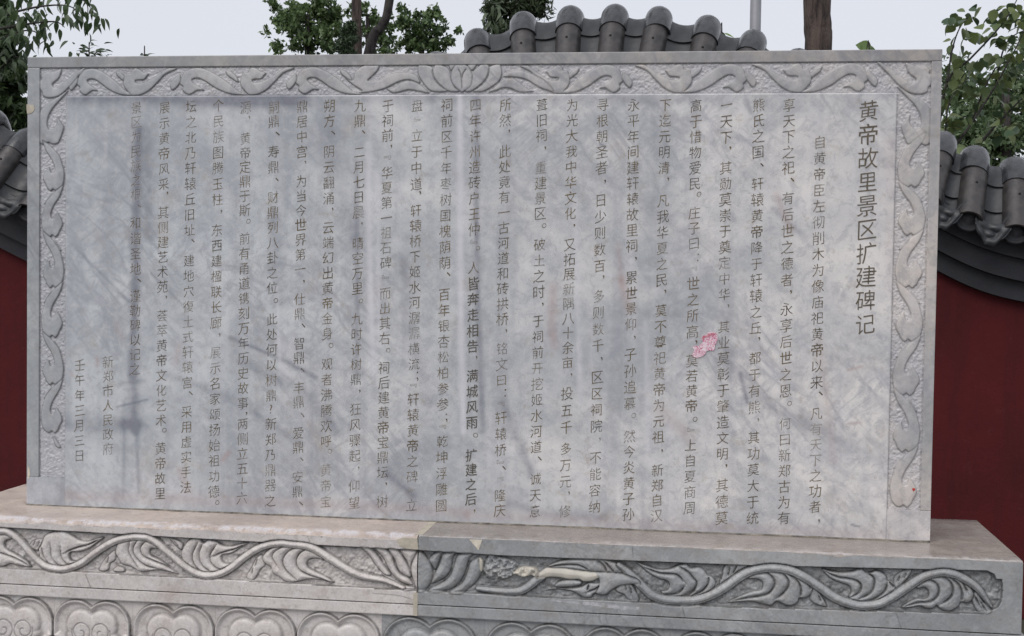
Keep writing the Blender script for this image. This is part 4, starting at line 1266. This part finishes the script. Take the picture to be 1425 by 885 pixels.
def strip(name, n0, n1, za, zb, m, nb=None, floor=None):
    """solid strip following the wave: thickness n1..n0 (front n0), top offset za, bottom zb"""
    co, q = [], []
    for s in dS:
        z = zr_(s)
        zl_ = z + zb if floor is None else floor
        co += [wp(s, n0, z + za), wp(s, n0, zl_), wp(s, n1, zl_), wp(s, n1, z + za)]
    N = len(dS)
    for i in range(N - 1):
        a = i * 4
        for k in range(4):
            k2 = (k + 1) % 4
            q.append((a + k, a + k2, a + 4 + k2, a + 4 + k))
    f = [tuple(x[::-1]) for x in q] + [(0, 1, 2, 3), tuple((N - 1) * 4 + k for k in (3, 2, 1, 0))]
    me = pymesh(name, co, f)
    bm = bmesh.new(); bm.from_mesh(me); bmesh.ops.recalc_face_normals(bm, faces=bm.faces); bm.to_mesh(me); bm.free()
    return link(name, me, m, wall)
strip('wall_body', .10, -.30, -.69, 0, M_RED, floor=GZ)
strip('brick_course', .145, -.34, -.60, -.688, M_BRICK)
strip('brick_course', .19, -.38, -.50, -.598, M_BRICK)
strip('brick_course', .225, -.42, -.37, -.498, M_BRICK)
strip('coping_core', .09, -.24, -.175, -.368, M_BRICK)
# cross-section of the roof slope: (n forward, z below ridge)
PROF = [(-.18, -.14), (-.12, -.075), (-.06, -.022), (0, 0), (.05, -.018), (.10, -.062), (.15, -.125), (.20, -.195), (.25, -.262), (.295, -.318)]
def prof(t, prof_=PROF):
    k = np.linspace(0, 1, len(prof_))
    P = np.array(prof_)
    return np.array([np.interp(t, k, P[:, 0]), np.interp(t, k, P[:, 1])])
def arc_tile(t0, t1, r0, r1, nseg, sides, concave=False, wid=None, lift=0.0, th=.010, deep=.034):
    """tile lying on the slope between t0..t1; local coords x along wall, y = -forward, z up"""
    v, f = [], []
    m = sides + 1
    for i in range(nseg + 1):
        t = t0 + (t1 - t0) * i / nseg
        p = prof(t)
        q = prof(min(t + .02, 1)) - prof(max(t - .02, 0))
        q /= np.hypot(*q) + 1e-9
        nrm = np.array([-q[1], q[0]]) if q[0] > 0 else np.array([q[1], -q[0]])
        if nrm[1] < 0: nrm = -nrm
        r = r0 + (r1 - r0) * i / nseg
        for inner in (0, 1):
            for k in range(m):
                if concave:
                    a = -1 + 2 * k / sides
                    x = a * wid / 2
                    h = lift + deep * a * a - deep * .6 - inner * th
                else:
                    an = math.pi * k / sides
                    rr = r - inner * th
                    x = rr * math.cos(an)
                    h = rr * math.sin(an) + lift - .01
                v.append((x, -(p[0] + nrm[0] * h), p[1] + nrm[1] * h))
    row = 2 * m
    for i in range(nseg):
        a = i * row
        for k in range(sides):
            f.append((a + k, a + k + 1, a + row + k + 1, a + row + k))
            f.append((a + m + k + 1, a + m + k, a + row + m + k, a + row + m + k + 1))
        f.append((a, a + row, a + row + m, a + m))
        f.append((a + sides, a + m + sides, a + row + m + sides, a + row + sides))
    for e in (0, nseg):
        a = e * row
        for k in range(sides):
            f.append((a + k, a + m + k, a + m + k + 1, a + k + 1))
    me = pymesh('tile', v, f, True)
    bm = bmesh.new(); bm.from_mesh(me); bmesh.ops.recalc_face_normals(bm, faces=bm.faces)
    for e in bm.edges:
        if len(e.link_faces) == 2 and e.calc_face_angle(0) > .7: e.smooth = False
    bm.to_mesh(me); bm.free()
    return me
TR = .064
ME_RIDGE = arc_tile(0, .62, TR, TR + .003, 10, 14, lift=.0)
ME_TUBE = arc_tile(.60, 1.0, TR - .004, TR - .003, 6, 14, lift=0)
def rename(me, n): me.name = n; return me
rename(ME_RIDGE, 'ridge_tile'); rename(ME_TUBE, 'tube_tile')
ME_PANR = rename(arc_tile(0, .64, 0, 0, 8, 8, True, .155, .014, .015), 'ridge_pan_tile')
ME_PAN1 = rename(arc_tile(.58, .83, 0, 0, 4, 8, True, .16, .004, .015), 'pan_tile')
ME_PAN2 = rename(arc_tile(.76, .99, 0, 0, 4, 8, True, .165, -.007, .014), 'pan_tile')
# round end cap with a raised ring and boss
def cap_mesh():
    v, f = [], []
    p = prof(1.0)
    R_ = TR + .004
    prf = [(R_, .012), (R_, 0), (R_ * .84, -.002), (R_ * .78, .006), (R_ * .5, .006), (R_ * .42, .001), (R_ * .2, .000), (0.001, -.003)]
    n = 22
    for r, dpt in prf:
        for k in range(n):
            a = 2 * math.pi * k / n
            wv = 0
            if .3 < r / R_ < .75: wv = .0022 * math.sin(a * 5)
            v.append((r * math.cos(a), -(p[0] - .004 - dpt - wv) , p[1] + .012 + r * math.sin(a)))
    for i in range(len(prf) - 1):
        for k in range(n):
            k2 = (k + 1) % n
            f.append((i * n + k, i * n + k2, (i + 1) * n + k2, (i + 1) * n + k))
    f.append(tuple((len(prf) - 1) * n + k for k in range(n)))
    me = pymesh('end_cap', v, f, True)
    bm = bmesh.new(); bm.from_mesh(me); bmesh.ops.recalc_face_normals(bm, faces=bm.faces); bm.to_mesh(me); bm.free()
    return me
ME_CAP = cap_mesh()
# leaf-shaped drip tile between the caps
def drip_mesh():
    g = Relief(-.094, .094, -.115, .03, .0055, 0)
    a = g.X / .094
    lowz = -.020 - .085 * (1 - np.abs(a) ** 2.0) + .004 * np.cos(a * 12)
    topz = .040 * a * a - .010
    k = (g.Z - g.zs[0]) / (g.zs[-1] - g.zs[0])
    Zn = lowz + (topz - lowz) * k
    Hh = .004 * np.sin(a * 7) * np.sin(k * 9) + .004 * np.cos(np.hypot(a, (k - .5) * 2) * 9)
    p = prof(.985)
    co = np.stack([g.X, -(p[0] + .002 + Hh + .02 * (1 - k)), p[1] + .022 + Zn], -1).reshape(-1, 3)
    i = np.arange(g.nx * g.nz).reshape(g.nz, g.nx)
    q = np.stack([i[:-1, :-1], i[:-1, 1:], i[1:, 1:], i[1:, :-1]], -1).reshape(-1, 4)
    me = grid_mesh('drip_tile', co, q)
    bm = bmesh.new(); bm.from_mesh(me)
    bmesh.ops.solidify(bm, geom=bm.faces[:], thickness=-.008)
    bm.to_mesh(me); bm.free()
    return me
ME_DRIP = drip_mesh()
ME_HOLE = tube_mesh('nail_hole', [(0, 0, -.002), (0, 0, .002)], [.006, .006], 10)
p_ = prof(.74); q_ = prof(.76) - prof(.72); q_ /= np.hypot(*q_)
_n = np.array([-q_[1], q_[0]]) if -q_[1] > 0 else np.array([q_[1], -q_[0]])
for v in ME_HOLE.vertices:
    hh = TR - .013 + v.co.z
    c0 = Vector((v.co.x, -(p_[0] + _n[0] * hh + q_[0] * v.co.y), p_[1] + _n[1] * hh + q_[1] * v.co.y))
    v.co = c0
M_HOLE = mat('black_hole', (.008, .008, .008), .9)
ME_RIDGE.materials.append(M_TILE); ME_TUBE.materials.append(M_TILE_W)
for m_ in (ME_PANR, ME_PAN1, ME_PAN2): m_.materials.append(M_PAN)
ME_CAP.materials.append(M_BRICK); ME_DRIP.materials.append(M_PAN); ME_HOLE.materials.append(M_HOLE)
tile_px = [608, 664, 728, 794, 856, 917, 985, 1049, 1112]
ts = [float(np.interp(on_wall(u, 60)[0], [-99, 99], [-99, 99])) for u in tile_px]
tr_ = [on_wall(u, 200)[0] for u in (1312, 1357, 1412)]
all_s = list(ts)
gap = .215
s = ts[0] - gap
while s > dS[0] + .1:
    all_s.append(s); s -= gap
n_mid = max(1, round((tr_[0] - ts[-1]) / gap))
all_s += [ts[-1] + (tr_[0] - ts[-1]) * k / n_mid for k in range(1, n_mid)]
all_s += tr_
s = tr_[-1] + .2
while s < dS[-1] - .1:
    all_s.append(s); s += .2
all_s.sort()
def put(name, me, s, parent=wall, jit=.004):
    o = bpy.data.objects.new(name, me)
    COL.objects.link(o)
    o.parent = parent
    al = math.atan(sl_(s)) * .7
    z = zr_(s) - TR
    o.location = (*wp(s, 0, 0)[:2], z + random.uniform(-jit, jit))
    o.rotation_euler = (0, -al + random.uniform(-.02, .02), -PHI + random.uniform(-.02, .02))
    return o
def child(name, me, par):
    o = bpy.data.objects.new(name, me)
    COL.objects.link(o)
    o.parent = par
    return o
for i, s in enumerate(all_s):
    put('ridge_tile', ME_RIDGE, s)
    t = put('tube_tile', ME_TUBE, s)
    child('end_cap', ME_CAP, t)
    child('nail_hole', ME_HOLE, t)
    if i + 1 < len(all_s):
        m = (s + all_s[i + 1]) / 2
        kx = (all_s[i + 1] - s) / .215
        for nm, me in (('ridge_pan_tile', ME_PANR), ('pan_tile', ME_PAN1), ('pan_tile', ME_PAN2), ('drip_tile', ME_DRIP)):
            o = put(nm, me, m, jit=.001)
            o.location.z -= .012
            o.scale = (kx * 1.05, 1, 1)

# ------------------------------------------------------------------ vegetation
def leaf_mesh(name, L, wd, fold=.25, curl=.2, m=None, tip=1.6):
    v, f = [], []
    n = 5
    for i in range(n + 1):
        t = i / n
        w = wd * math.sin(math.pi * min(1, t ** (1 / tip) * .98 + .02)) * .5
        zc = -curl * L * t * t
        v += [(-w, L * t, zc + w * fold), (0, L * t, zc), (w, L * t, zc + w * fold)]
    for i in range(n):
        a = i * 3
        f += [(a, a + 1, a + 4, a + 3), (a + 1, a + 2, a + 5, a + 4)]
    me = pymesh(name, v, f, True)
    if m: me.materials.append(m)
    return me

def crown_mesh(name, blobs, n, size, seed, aspect=.55, mode='leaf'):
    """blobs: (cx,cy,cz,rx,ry,rz,weight); many small leaf faces in clumps, uneven outline"""
    r = np.random.default_rng(seed)
    W_ = np.array([b_[6] for b_ in blobs], float); W_ /= W_.sum()
    ncl = max(6, n // 26)
    cl = []
    for i in range(ncl):
        b_ = blobs[r.choice(len(blobs), p=W_)]
        d = r.normal(size=3); d /= np.linalg.norm(d)
        rad = r.random() ** .45
        cl.append(np.array(b_[:3]) + d * rad * np.array(b_[3:6]))
    cl = np.array(cl)
    idx = r.integers(0, ncl, n)
    spread = np.mean([b_[3] for b_ in blobs]) * .13
    C = cl[idx] + r.normal(size=(n, 3)) * spread
    tone = (cl[:, 2] * 3.1 + cl[:, 0] * 1.7)[idx] % 1 * .5 + r.random(n) * .5
    a = r.normal(size=(n, 3)); a /= np.linalg.norm(a, axis=1)[:, None]
    if mode == 'leaf':
        a[:, 2] -= .3
    b2 = np.cross(a, r.normal(size=(n, 3))); b2 /= np.linalg.norm(b2, axis=1)[:, None]
    s_ = size * (.65 + .7 * r.random(n))[:, None]
    p0 = C - a * s_ * .5
    p1 = C + b2 * s_ * aspect * .5
    p2 = C + a * s_ * .5
    p3 = C - b2 * s_ * aspect * .5
    co = np.stack([p0, p1, p2, p3], 1).reshape(-1, 3)
    q = np.arange(4 * n).reshape(n, 4)
    me = grid_mesh(name, co, q, None, False)
    at_ = me.attributes.new('tone', 'FLOAT', 'POINT')
    at_.data.foreach_set('value', np.repeat(tone, 4).astype(np.float32))
    return me

def P3(u, v, Y):
    return Vector(at(u, v, Y))
def add_crown(parent, blobs_px, Y, n, size, m, seed, aspect=.55, extra=()):
    bl = []
    for u, v, ru, rv, dep, wt in blobs_px:
        c_ = at(u, v, Y + dep)
        k = (Y + dep - CAM[1]) / F_PX
        bl.append((c_[0], c_[1], c_[2], ru * k, max(ru, rv) * k * .9, rv * k, wt))
    bl += list(extra)
    o = link('crown', crown_mesh('crown', bl, n, size, seed, aspect), m, parent)
    o['kind'] = 'stuff'
    return o

# round-leaved tree behind the wall at the right: individual leaves on long twigs
ME_ROUND = leaf_mesh('leaf', .075, .062, .18, .15, M_LEAF_OLIVE, 1.25)
ME_LONG = leaf_mesh('leaf', .095, .036, .3, .35, M_LEAF_DARK, 1.5)
def put_leaf(me, p, parent, scale=1.0, droop=.5, r=random, heading=None):
    o = bpy.data.objects.new('leaf', me)
    COL.objects.link(o)
    o.parent = parent
    o.location = p
    o.rotation_euler = (r.uniform(-.9, .5) - droop, r.uniform(-.7, .7), r.uniform(0, 6.28) if heading is None else heading + r.uniform(-.9, .9))
    s_ = scale * r.uniform(.75, 1.2)
    o.scale = (s_, s_, s_)
    return o
def twig(parent, pts, r0, r1, mt=M_BARK_D, nm='branch'):
    n = len(pts)
    P = catmull([tuple(p) for p in pts], False, 4)
    rad = np.linspace(r0, r1, len(P))
    return link(nm, tube_mesh(nm, P, rad, 7), mt, parent), P

t = thing('round_leaved_tree', 'tree with large rounded leaves on long arching twigs above the tiles at the right', 'tree')
Yr = 4.0
trunk_top = P3(1300, 330, Yr)
link('trunk', tube_mesh('trunk', [(trunk_top.x - .05, Yr, GZ), (trunk_top.x, Yr, .1), tuple(trunk_top)], [.06, .05, .035], 10), M_BARK_D, t)
tw = [[(1300, 330), (1312, 235), (1350, 175), (1385, 120), (1412, 70), (1436, 20)], [(1300, 330), (1305, 200), (1318, 115), (1350, 82), (1385, 45), (1405, 18), (1420, -10)],
      [(1300, 330), (1340, 240), (1368, 195), (1400, 160), (1425, 135), (1450, 120)], [(1318, 115), (1325, 70), (1335, 40), (1350, 20)], [(1350, 175), (1385, 95), (1425, 85), (1450, 70)],
      [(1385, 120), (1400, 60), (1430, 40)], [(1312, 235), (1316, 180), (1322, 140), (1345, 110)]]
rr_ = random.Random(3)
nleaf = 0
for k, pts in enumerate(tw):
    ps = [P3(u, v, Yr - .15 + .1 * (k % 3)) for u, v in pts]
    o, P = twig(t, ps, .010 if k < 3 else .006, .002)
    for q in P[4:]:
        for j in range(2 if k < 3 else 3):
            d = Vector((rr_.gauss(0, .05), rr_.gauss(0, .08), rr_.gauss(0, .05)))
            put_leaf(ME_ROUND, Vector(q) + d, t, .86, .5, rr_); nleaf += 1
for u, v, w_, n in ((1333, 28, 10, 5), (1355, 40, 12, 6), (1395, 25, 14, 8), (1418, 10, 12, 6), (1380, 60, 18, 9), (1410, 60, 14, 7), (1330, 95, 14, 8), (1345, 125, 16, 9), (1375, 110, 16, 8), (1320, 165, 10, 5), (1405, 100, 16, 9), (1390, 145, 16, 9), (1415, 180, 12, 6), (1360, 160, 16, 8)):
    for j in range(n):
        p = P3(u + rr_.gauss(0, w_), v + rr_.gauss(0, w_ * .8), Yr + rr_.uniform(-.3, .3))
        if nleaf < 300: put_leaf(ME_ROUND, p, t, .86, .5, rr_); nleaf += 1

# small-leaved tree further back at the right
t = thing('small_leaved_tree', 'pale small-leaved tree seen beyond the wall at the right edge', 'tree')
Yb = 8.0
c0 = P3(1420, 260, Yb)
link('trunk', tube_mesh('trunk', [(c0.x, Yb, GZ), (c0.x - .1, Yb, .8), tuple(P3(1400, 120, Yb))], [.12, .09, .03], 10), M_BARK_D, t)
add_crown(t, [(1350, 190, 42, 55, 0, 1.2), (1400, 150, 50, 60, .3, 1.4), (1440, 110, 50, 60, .5, .9), (1335, 120, 25, 40, .2, .6), (1330, 230, 40, 40, 0, 1), (1410, 220, 60, 50, .1, 1.3), (1310, 200, 40, 50, 0, .5), (1480, 190, 60, 80, 0, 1)],
          Yb, 14000, .055, M_LEAF_SMALL, 41)
# sapling twig with bright leaves poking over the slab
t = thing('bright_sapling', 'slender sapling with a few fresh green leaves just above the slab at the right', 'sapling')
b0 = P3(1210, 90, 2.0)
twig(t, [(b0.x, 2.0, GZ), (b0.x + .01, 2.0, .5), tuple(b0), tuple(P3(1206, 68, 2.0))], .008, .001)
for u, v, sc, h in ((1213, 66, .95, -1.35), (1206, 70, .7, 1.45), (1200, 72, .7, 0.5)):
    o = put_leaf(leaf_mesh('leaf', .06, .045, .1, .1, M_LEAF_BRIGHT, 1.25), P3(u, v, 2.0), t, sc, 1.1, random.Random(5), h)
    o.rotation_euler = (1.25, h, .2)

# big dark-leaved tree at the upper left: individual hanging leaves
t = thing('drooping_leaf_tree', 'tree with dark pointed drooping leaves hanging in at the upper left', 'tree')
Yl = 3.9
tb_ = P3(-120, 250, Yl)
link('trunk', tube_mesh('trunk', [(tb_.x, Yl, GZ), (tb_.x, Yl, .6), tuple(tb_), tuple(P3(-90, 40, Yl))], [.11, .09, .08, .05], 10), M_BARK_D, t)
rl = random.Random(9)
nleaf = 0
br = [[(-120, 120), (-60, 60), (0, 25), (50, 10), (95, 8), (112, 22)], [(-100, 60), (-40, 0), (20, -10), (80, -15), (118, 2), (122, 20)], [(-120, 150), (-60, 90), (0, 55), (40, 42), (65, 55)],
      [(-120, 190), (-50, 130), (0, 95), (22, 80), (40, 78)], [(-100, 100), (-30, 50), (30, 35), (75, 30), (90, 38)], [(-120, 40), (-60, -30), (10, -50), (60, -40), (95, -10)]]
for k, pts in enumerate(br):
    ps = [P3(u, v, Yl - .2 + .12 * (k % 4)) for u, v in pts]
    o, P = twig(t, ps, .012, .002)
    for q in P[8:]:
        for j in range(4):
            if nleaf >= 190: break
            d = Vector((rl.gauss(0, .045), rl.gauss(0, .10), rl.gauss(0, .035) - .02))
            put_leaf(ME_LONG, Vector(q) + d, t, .8, .95, rl, rl.choice((2.6, 3.6, 2.0, 4.2, 3.1))); nleaf += 1
for u, v, w_, n in ((10, 15, 18, 30), (20, 60, 14, 22), (5, 45, 12, 22), (45, 25, 14, 14), (28, 5, 16, 14)):
    for j in range(n):
        if nleaf < 300:
            put_leaf(ME_LONG, P3(u + rl.gauss(0, w_), v + rl.gauss(0, w_ * .7), Yl + rl.uniform(-.4, .4)), t, .8, .95, rl, rl.choice((2.6, 3.6, 2.0, 4.2))); nleaf += 1
add_crown(t, [(-10, 20, 26, 30, .3, 1), (-5, 70, 24, 30, .2, 1), (12, 45, 14, 20, .2, .4), (-60, 30, 50, 50, .3, 1.2)], Yl, 2600, .085, M_LEAF_DARK, 44, aspect=.36)
# dark shrub mass behind the wall, left
t = thing('dark_shrub', 'dark dense shrub between the slab and the left edge, above the tiles', 'shrub')
Ys = 4.8
c0 = P3(10, 200, Ys)
link('stem', tube_mesh('stem', [(c0.x, Ys, GZ), (c0.x, Ys, .6), tuple(P3(8, 110, Ys))], [.05, .04, .02], 8), M_BARK_D, t)
add_crown(t, [(8, 118, 34, 34, 0, 1.2), (-30, 100, 40, 50, 0, 1), (22, 160, 30, 25, 0, .8), (10, 85, 24, 18, .2, .5), (-20, 160, 40, 40, 0, 1)], Ys, 5200, .06, M_LEAF_DARK, 43)
# twig tops just over the slab
for u, v, w_, n, lab in ((124, 66, 20, 44, 'leafy twig top peeping over the slab near its left corner'), (201, 71, 6, 6, 'tiny sprig of leaves just above the slab, right of the leafy twig')):
    t = thing('twig_shrub', lab, 'shrub')
    Yt = 4.4
    b0 = P3(u, v + 20, Yt)
    twig(t, [(b0.x, Yt, GZ), (b0.x, Yt, .5), tuple(b0), tuple(P3(u, v + 6, Yt))], .012, .001)
    rt = random.Random(u)
    for j in range(n):
        p = P3(u + rt.gauss(0, w_ * .6), v + 6 + rt.gauss(0, w_ * .3), Yt + rt.uniform(-.1, .1))
        put_leaf(ME_LONG, p, t, .62, -.5, rt, rt.uniform(-1.2, 1.2))

# middle trees above the slab
def bush_tree(name, lab, cat, Y, blobs, n, size, m, seed, stem_px, r=.03, bark=M_BARK_D):
    t = thing(name, lab, cat)
    P = [P3(u, v, Y) for u, v in stem_px]
    link('trunk', tube_mesh('trunk', [(P[0].x, Y, GZ)] + [tuple(p) for p in P], [r * 1.3] + [r * (1 - .6 * i / len(P)) for i in range(len(P))], 9), bark, t)
    add_crown(t, blobs, Y, n, size, m, seed)
    return t
bush_tree('leafy_tree', 'rounded small-leaved tree above the slab, left of the two trunks', 'tree', 6.0,
          [(425, 40, 42, 34, 0, 1.6), (405, 20, 34, 26, .2, .9), (440, 10, 34, 24, 0, 1), (455, 48, 34, 26, 0, 1), (400, 62, 26, 18, 0, .5), (430, 90, 50, 40, 0, .9), (377, 8, 10, 12, 0, .16), (372, 48, 8, 8, 0, .08), (455, 20, 18, 22, 0, .4)],
          4300, .042, M_LEAF_MID, 51, [(430, 200), (428, 100), (428, 20)])
bush_tree('leafy_tree', 'small-leaved tree above the slab, right of the leaning trunk', 'tree', 6.3,
          [(585, 42, 38, 26, 0, 1.5), (570, 60, 36, 20, 0, 1), (610, 60, 26, 18, 0, .7), (600, 25, 24, 14, 0, .5), (560, 30, 14, 12, 0, .3), (636, 42, 6, 6, 0, .07), (590, 100, 50, 40, 0, 1), (610, 12, 14, 8, 0, .1), (560, 8, 10, 6, 0, .06)],
          3000, .042, M_LEAF_MID, 52, [(590, 200), (588, 110), (586, 40)])
bush_tree('leafy_tree', 'sparse small-leaved tree between the two brown trunks', 'tree', 6.8,
          [(515, 40, 26, 36, 0, 1.2), (535, 55, 20, 24, 0, .8), (490, 40, 20, 30, 0, .6), (500, 8, 22, 14, 0, .35), (520, 100, 40, 40, 0, .9), (550, 15, 12, 12, 0, .14), (530, 30, 20, 20, 0, .5)],
          1900, .042, M_LEAF_MID, 53, [(515, 200), (512, 100), (512, 20)])
# cypress
t = thing('young_cypress', 'small green cypress tip standing in front of the left brown trunk', 'cypress')
Yc = 5.0
c0 = P3(486, 120, Yc)
link('trunk', tube_mesh('trunk', [(c0.x, Yc, GZ), (c0.x, Yc, 1), tuple(P3(484, 40, Yc))], [.04, .03, .01], 8), M_BARK_D, t)
o = link('crown', crown_mesh('crown', [(*P3(484, 58, Yc), .065, .06, .10, 1), (*P3(482, 80, Yc), .09, .09, .14, 1.6), (*P3(487, 42, Yc), .035, .035, .07, .5), (*P3(484, 130, Yc), .12, .12, .2, 1.6)], 5200, .045, 54, .18, 'needle'),
         leaf_mat('cypress_green', (.035, .06, .03), (.075, .115, .055), .6, .15), t)
o['kind'] = 'stuff'

# tall trees: bare trunks crossing the view, crowns high above the frame
def tall_tree(name, lab, Y, px, rad, bark, seed, crown_at, n=1500):
    t = thing(name, lab, 'tree')
    P = [P3(u, v, Y) for u, v in px]
    P = [Vector((P[0].x, Y, GZ))] + P
    Pc = catmull([tuple(p) for p in P], False, 7)
    r = np.interp(np.linspace(0, 1, len(Pc)), np.linspace(0, 1, len(rad)), rad)
    link('trunk', tube_mesh('trunk', Pc, r, 16, bump=.10, seed=seed), bark, t)
    top = Vector(Pc[-1])
    rs = random.Random(seed)
    bl = []
    for k in range(5):
        e = top + Vector((rs.uniform(-1.1, 1.1), rs.uniform(-.2, 1.2), rs.uniform(.6, 1.5)))
        mid = top.lerp(e, .5) + Vector((0, 0, -.1))
        link('limb', tube_mesh('limb', catmull([tuple(top), tuple(mid), tuple(e)], False, 4), np.linspace(rad[-1] * .6, .012, 9), 8), bark, t)
        bl.append((*e, .7, .7, .5, 1))
    o = link('crown', crown_mesh('crown', bl, n, .09, seed), M_LEAF_MID, t)
    o['kind'] = 'stuff'
tall_tree('brown_barked_tree', 'upright brown trunk rising among the leafy trees, left of the leaning one', 5.3, [(496, 300), (497, 70), (496, 0), (495, -250), (490, -420)], [.045, .040, .034, .033, .03, .025], M_BARK, 61, 0)
tall_tree('leaning_tree', 'dark trunk leaning to the upper right between the small-leaved trees', 5.2, [(470, 300), (514, 72), (530, 38), (542, 0), (560, -180), (590, -400)], [.055, .045, .036, .030, .029, .027, .024], M_BARK_D, 62, 0)
tall_tree('stout_trunk_tree', 'stout dark brown trunk with ridged bark right of the grey pole', 5.2, [(1142, 300), (1139, 70), (1137, 0), (1136, -300), (1130, -560)], [.105, .098, .09, .088, .08, .07], M_BARK, 63, 0)
for P_ in ([(1121, 18), (1118, 21), (1120, 25)],):
    pass

# dark broadleaf conifer behind the crest of the wall
t = thing('dark_podocarp', 'dark narrow-leaved evergreen behind the wall crest, left of its highest tiles', 'tree')
Yd = 4.4
c0 = P3(715, 90, Yd)
link('trunk', tube_mesh('trunk', [(c0.x, Yd, GZ), (c0.x, Yd, .9), tuple(P3(715, 10, Yd))], [.07, .06, .03], 9), M_BARK_D, t)
add_crown(t, [(715, 10, 40, 30, 0, 1.6), (690, 18, 18, 26, -.1, .7), (748, 5, 20, 24, 0, .8), (715, -60, 60, 50, 0, 1.6), (700, 45, 30, 20, 0, .7), (760, -30, 20, 30, 0, .4)], Yd, 7000, .05, M_NEEDLE, 56, aspect=.22)
rk = random.Random(12)
ME_PALE = leaf_mesh('leaf', .075, .020, .2, .3, leaf_mat('pale_narrow_leaf', (.07, .10, .055), (.14, .18, .10)), 1.4)
for j in range(26):
    put_leaf(ME_PALE, P3(690 + rk.gauss(0, 8), 22 + rk.gauss(0, 12), Yd - .45 + rk.uniform(-.1, .1)), t, .9, .8, rk, rk.uniform(1.5, 4.5))
# a leaf tip beside the last visible crest tile
t = thing('leafy_twig', 'small green leaf tip behind the crest tiles, left of the grey pole', 'twig')
b0 = P3(1003, 60, 3.6)
twig(t, [(b0.x, 3.6, GZ), (b0.x, 3.6, .6), tuple(b0), tuple(P3(1005, 47, 3.6))], .008, .002)
for u, v, h in ((1003, 44, -1.1), (1008, 46, -1.6), (1001, 48, -.6)):
    put_leaf(leaf_mesh('leaf', .055, .018, .1, .1, M_LEAF_BRIGHT, 1.4), P3(u, v, 3.6), t, 1, .3, random.Random(u), h)

# ------------------------------------------------------------------ grey pole
t = thing('lamp_pole', 'plain grey metal pole behind the tiles, left of the stout trunk', 'pole')
Yp = 3.9
pb, pt = P3(1051, 40, Yp), P3(1051, -200, Yp)
rp = 7.6 * (Yp - CAM[1]) / F_PX
link('shaft', tube_mesh('shaft', [(pb.x, Yp, GZ + .05), (pb.x, Yp, 1), (pb.x, Yp, 3.9)], [rp, rp, rp * .96], 20), M_POLE, t)
link('foot_flange', tube_mesh('foot_flange', [(pb.x, Yp, GZ), (pb.x, Yp, GZ + .05)], [.09, .08], 16), M_POLE, t)
link('pole_cap', tube_mesh('pole_cap', [(pb.x, Yp, 3.9), (pb.x, Yp, 3.93), (pb.x, Yp, 3.96)], [rp * 1.15, rp * 1.1, .004], 16), M_POLE, t)
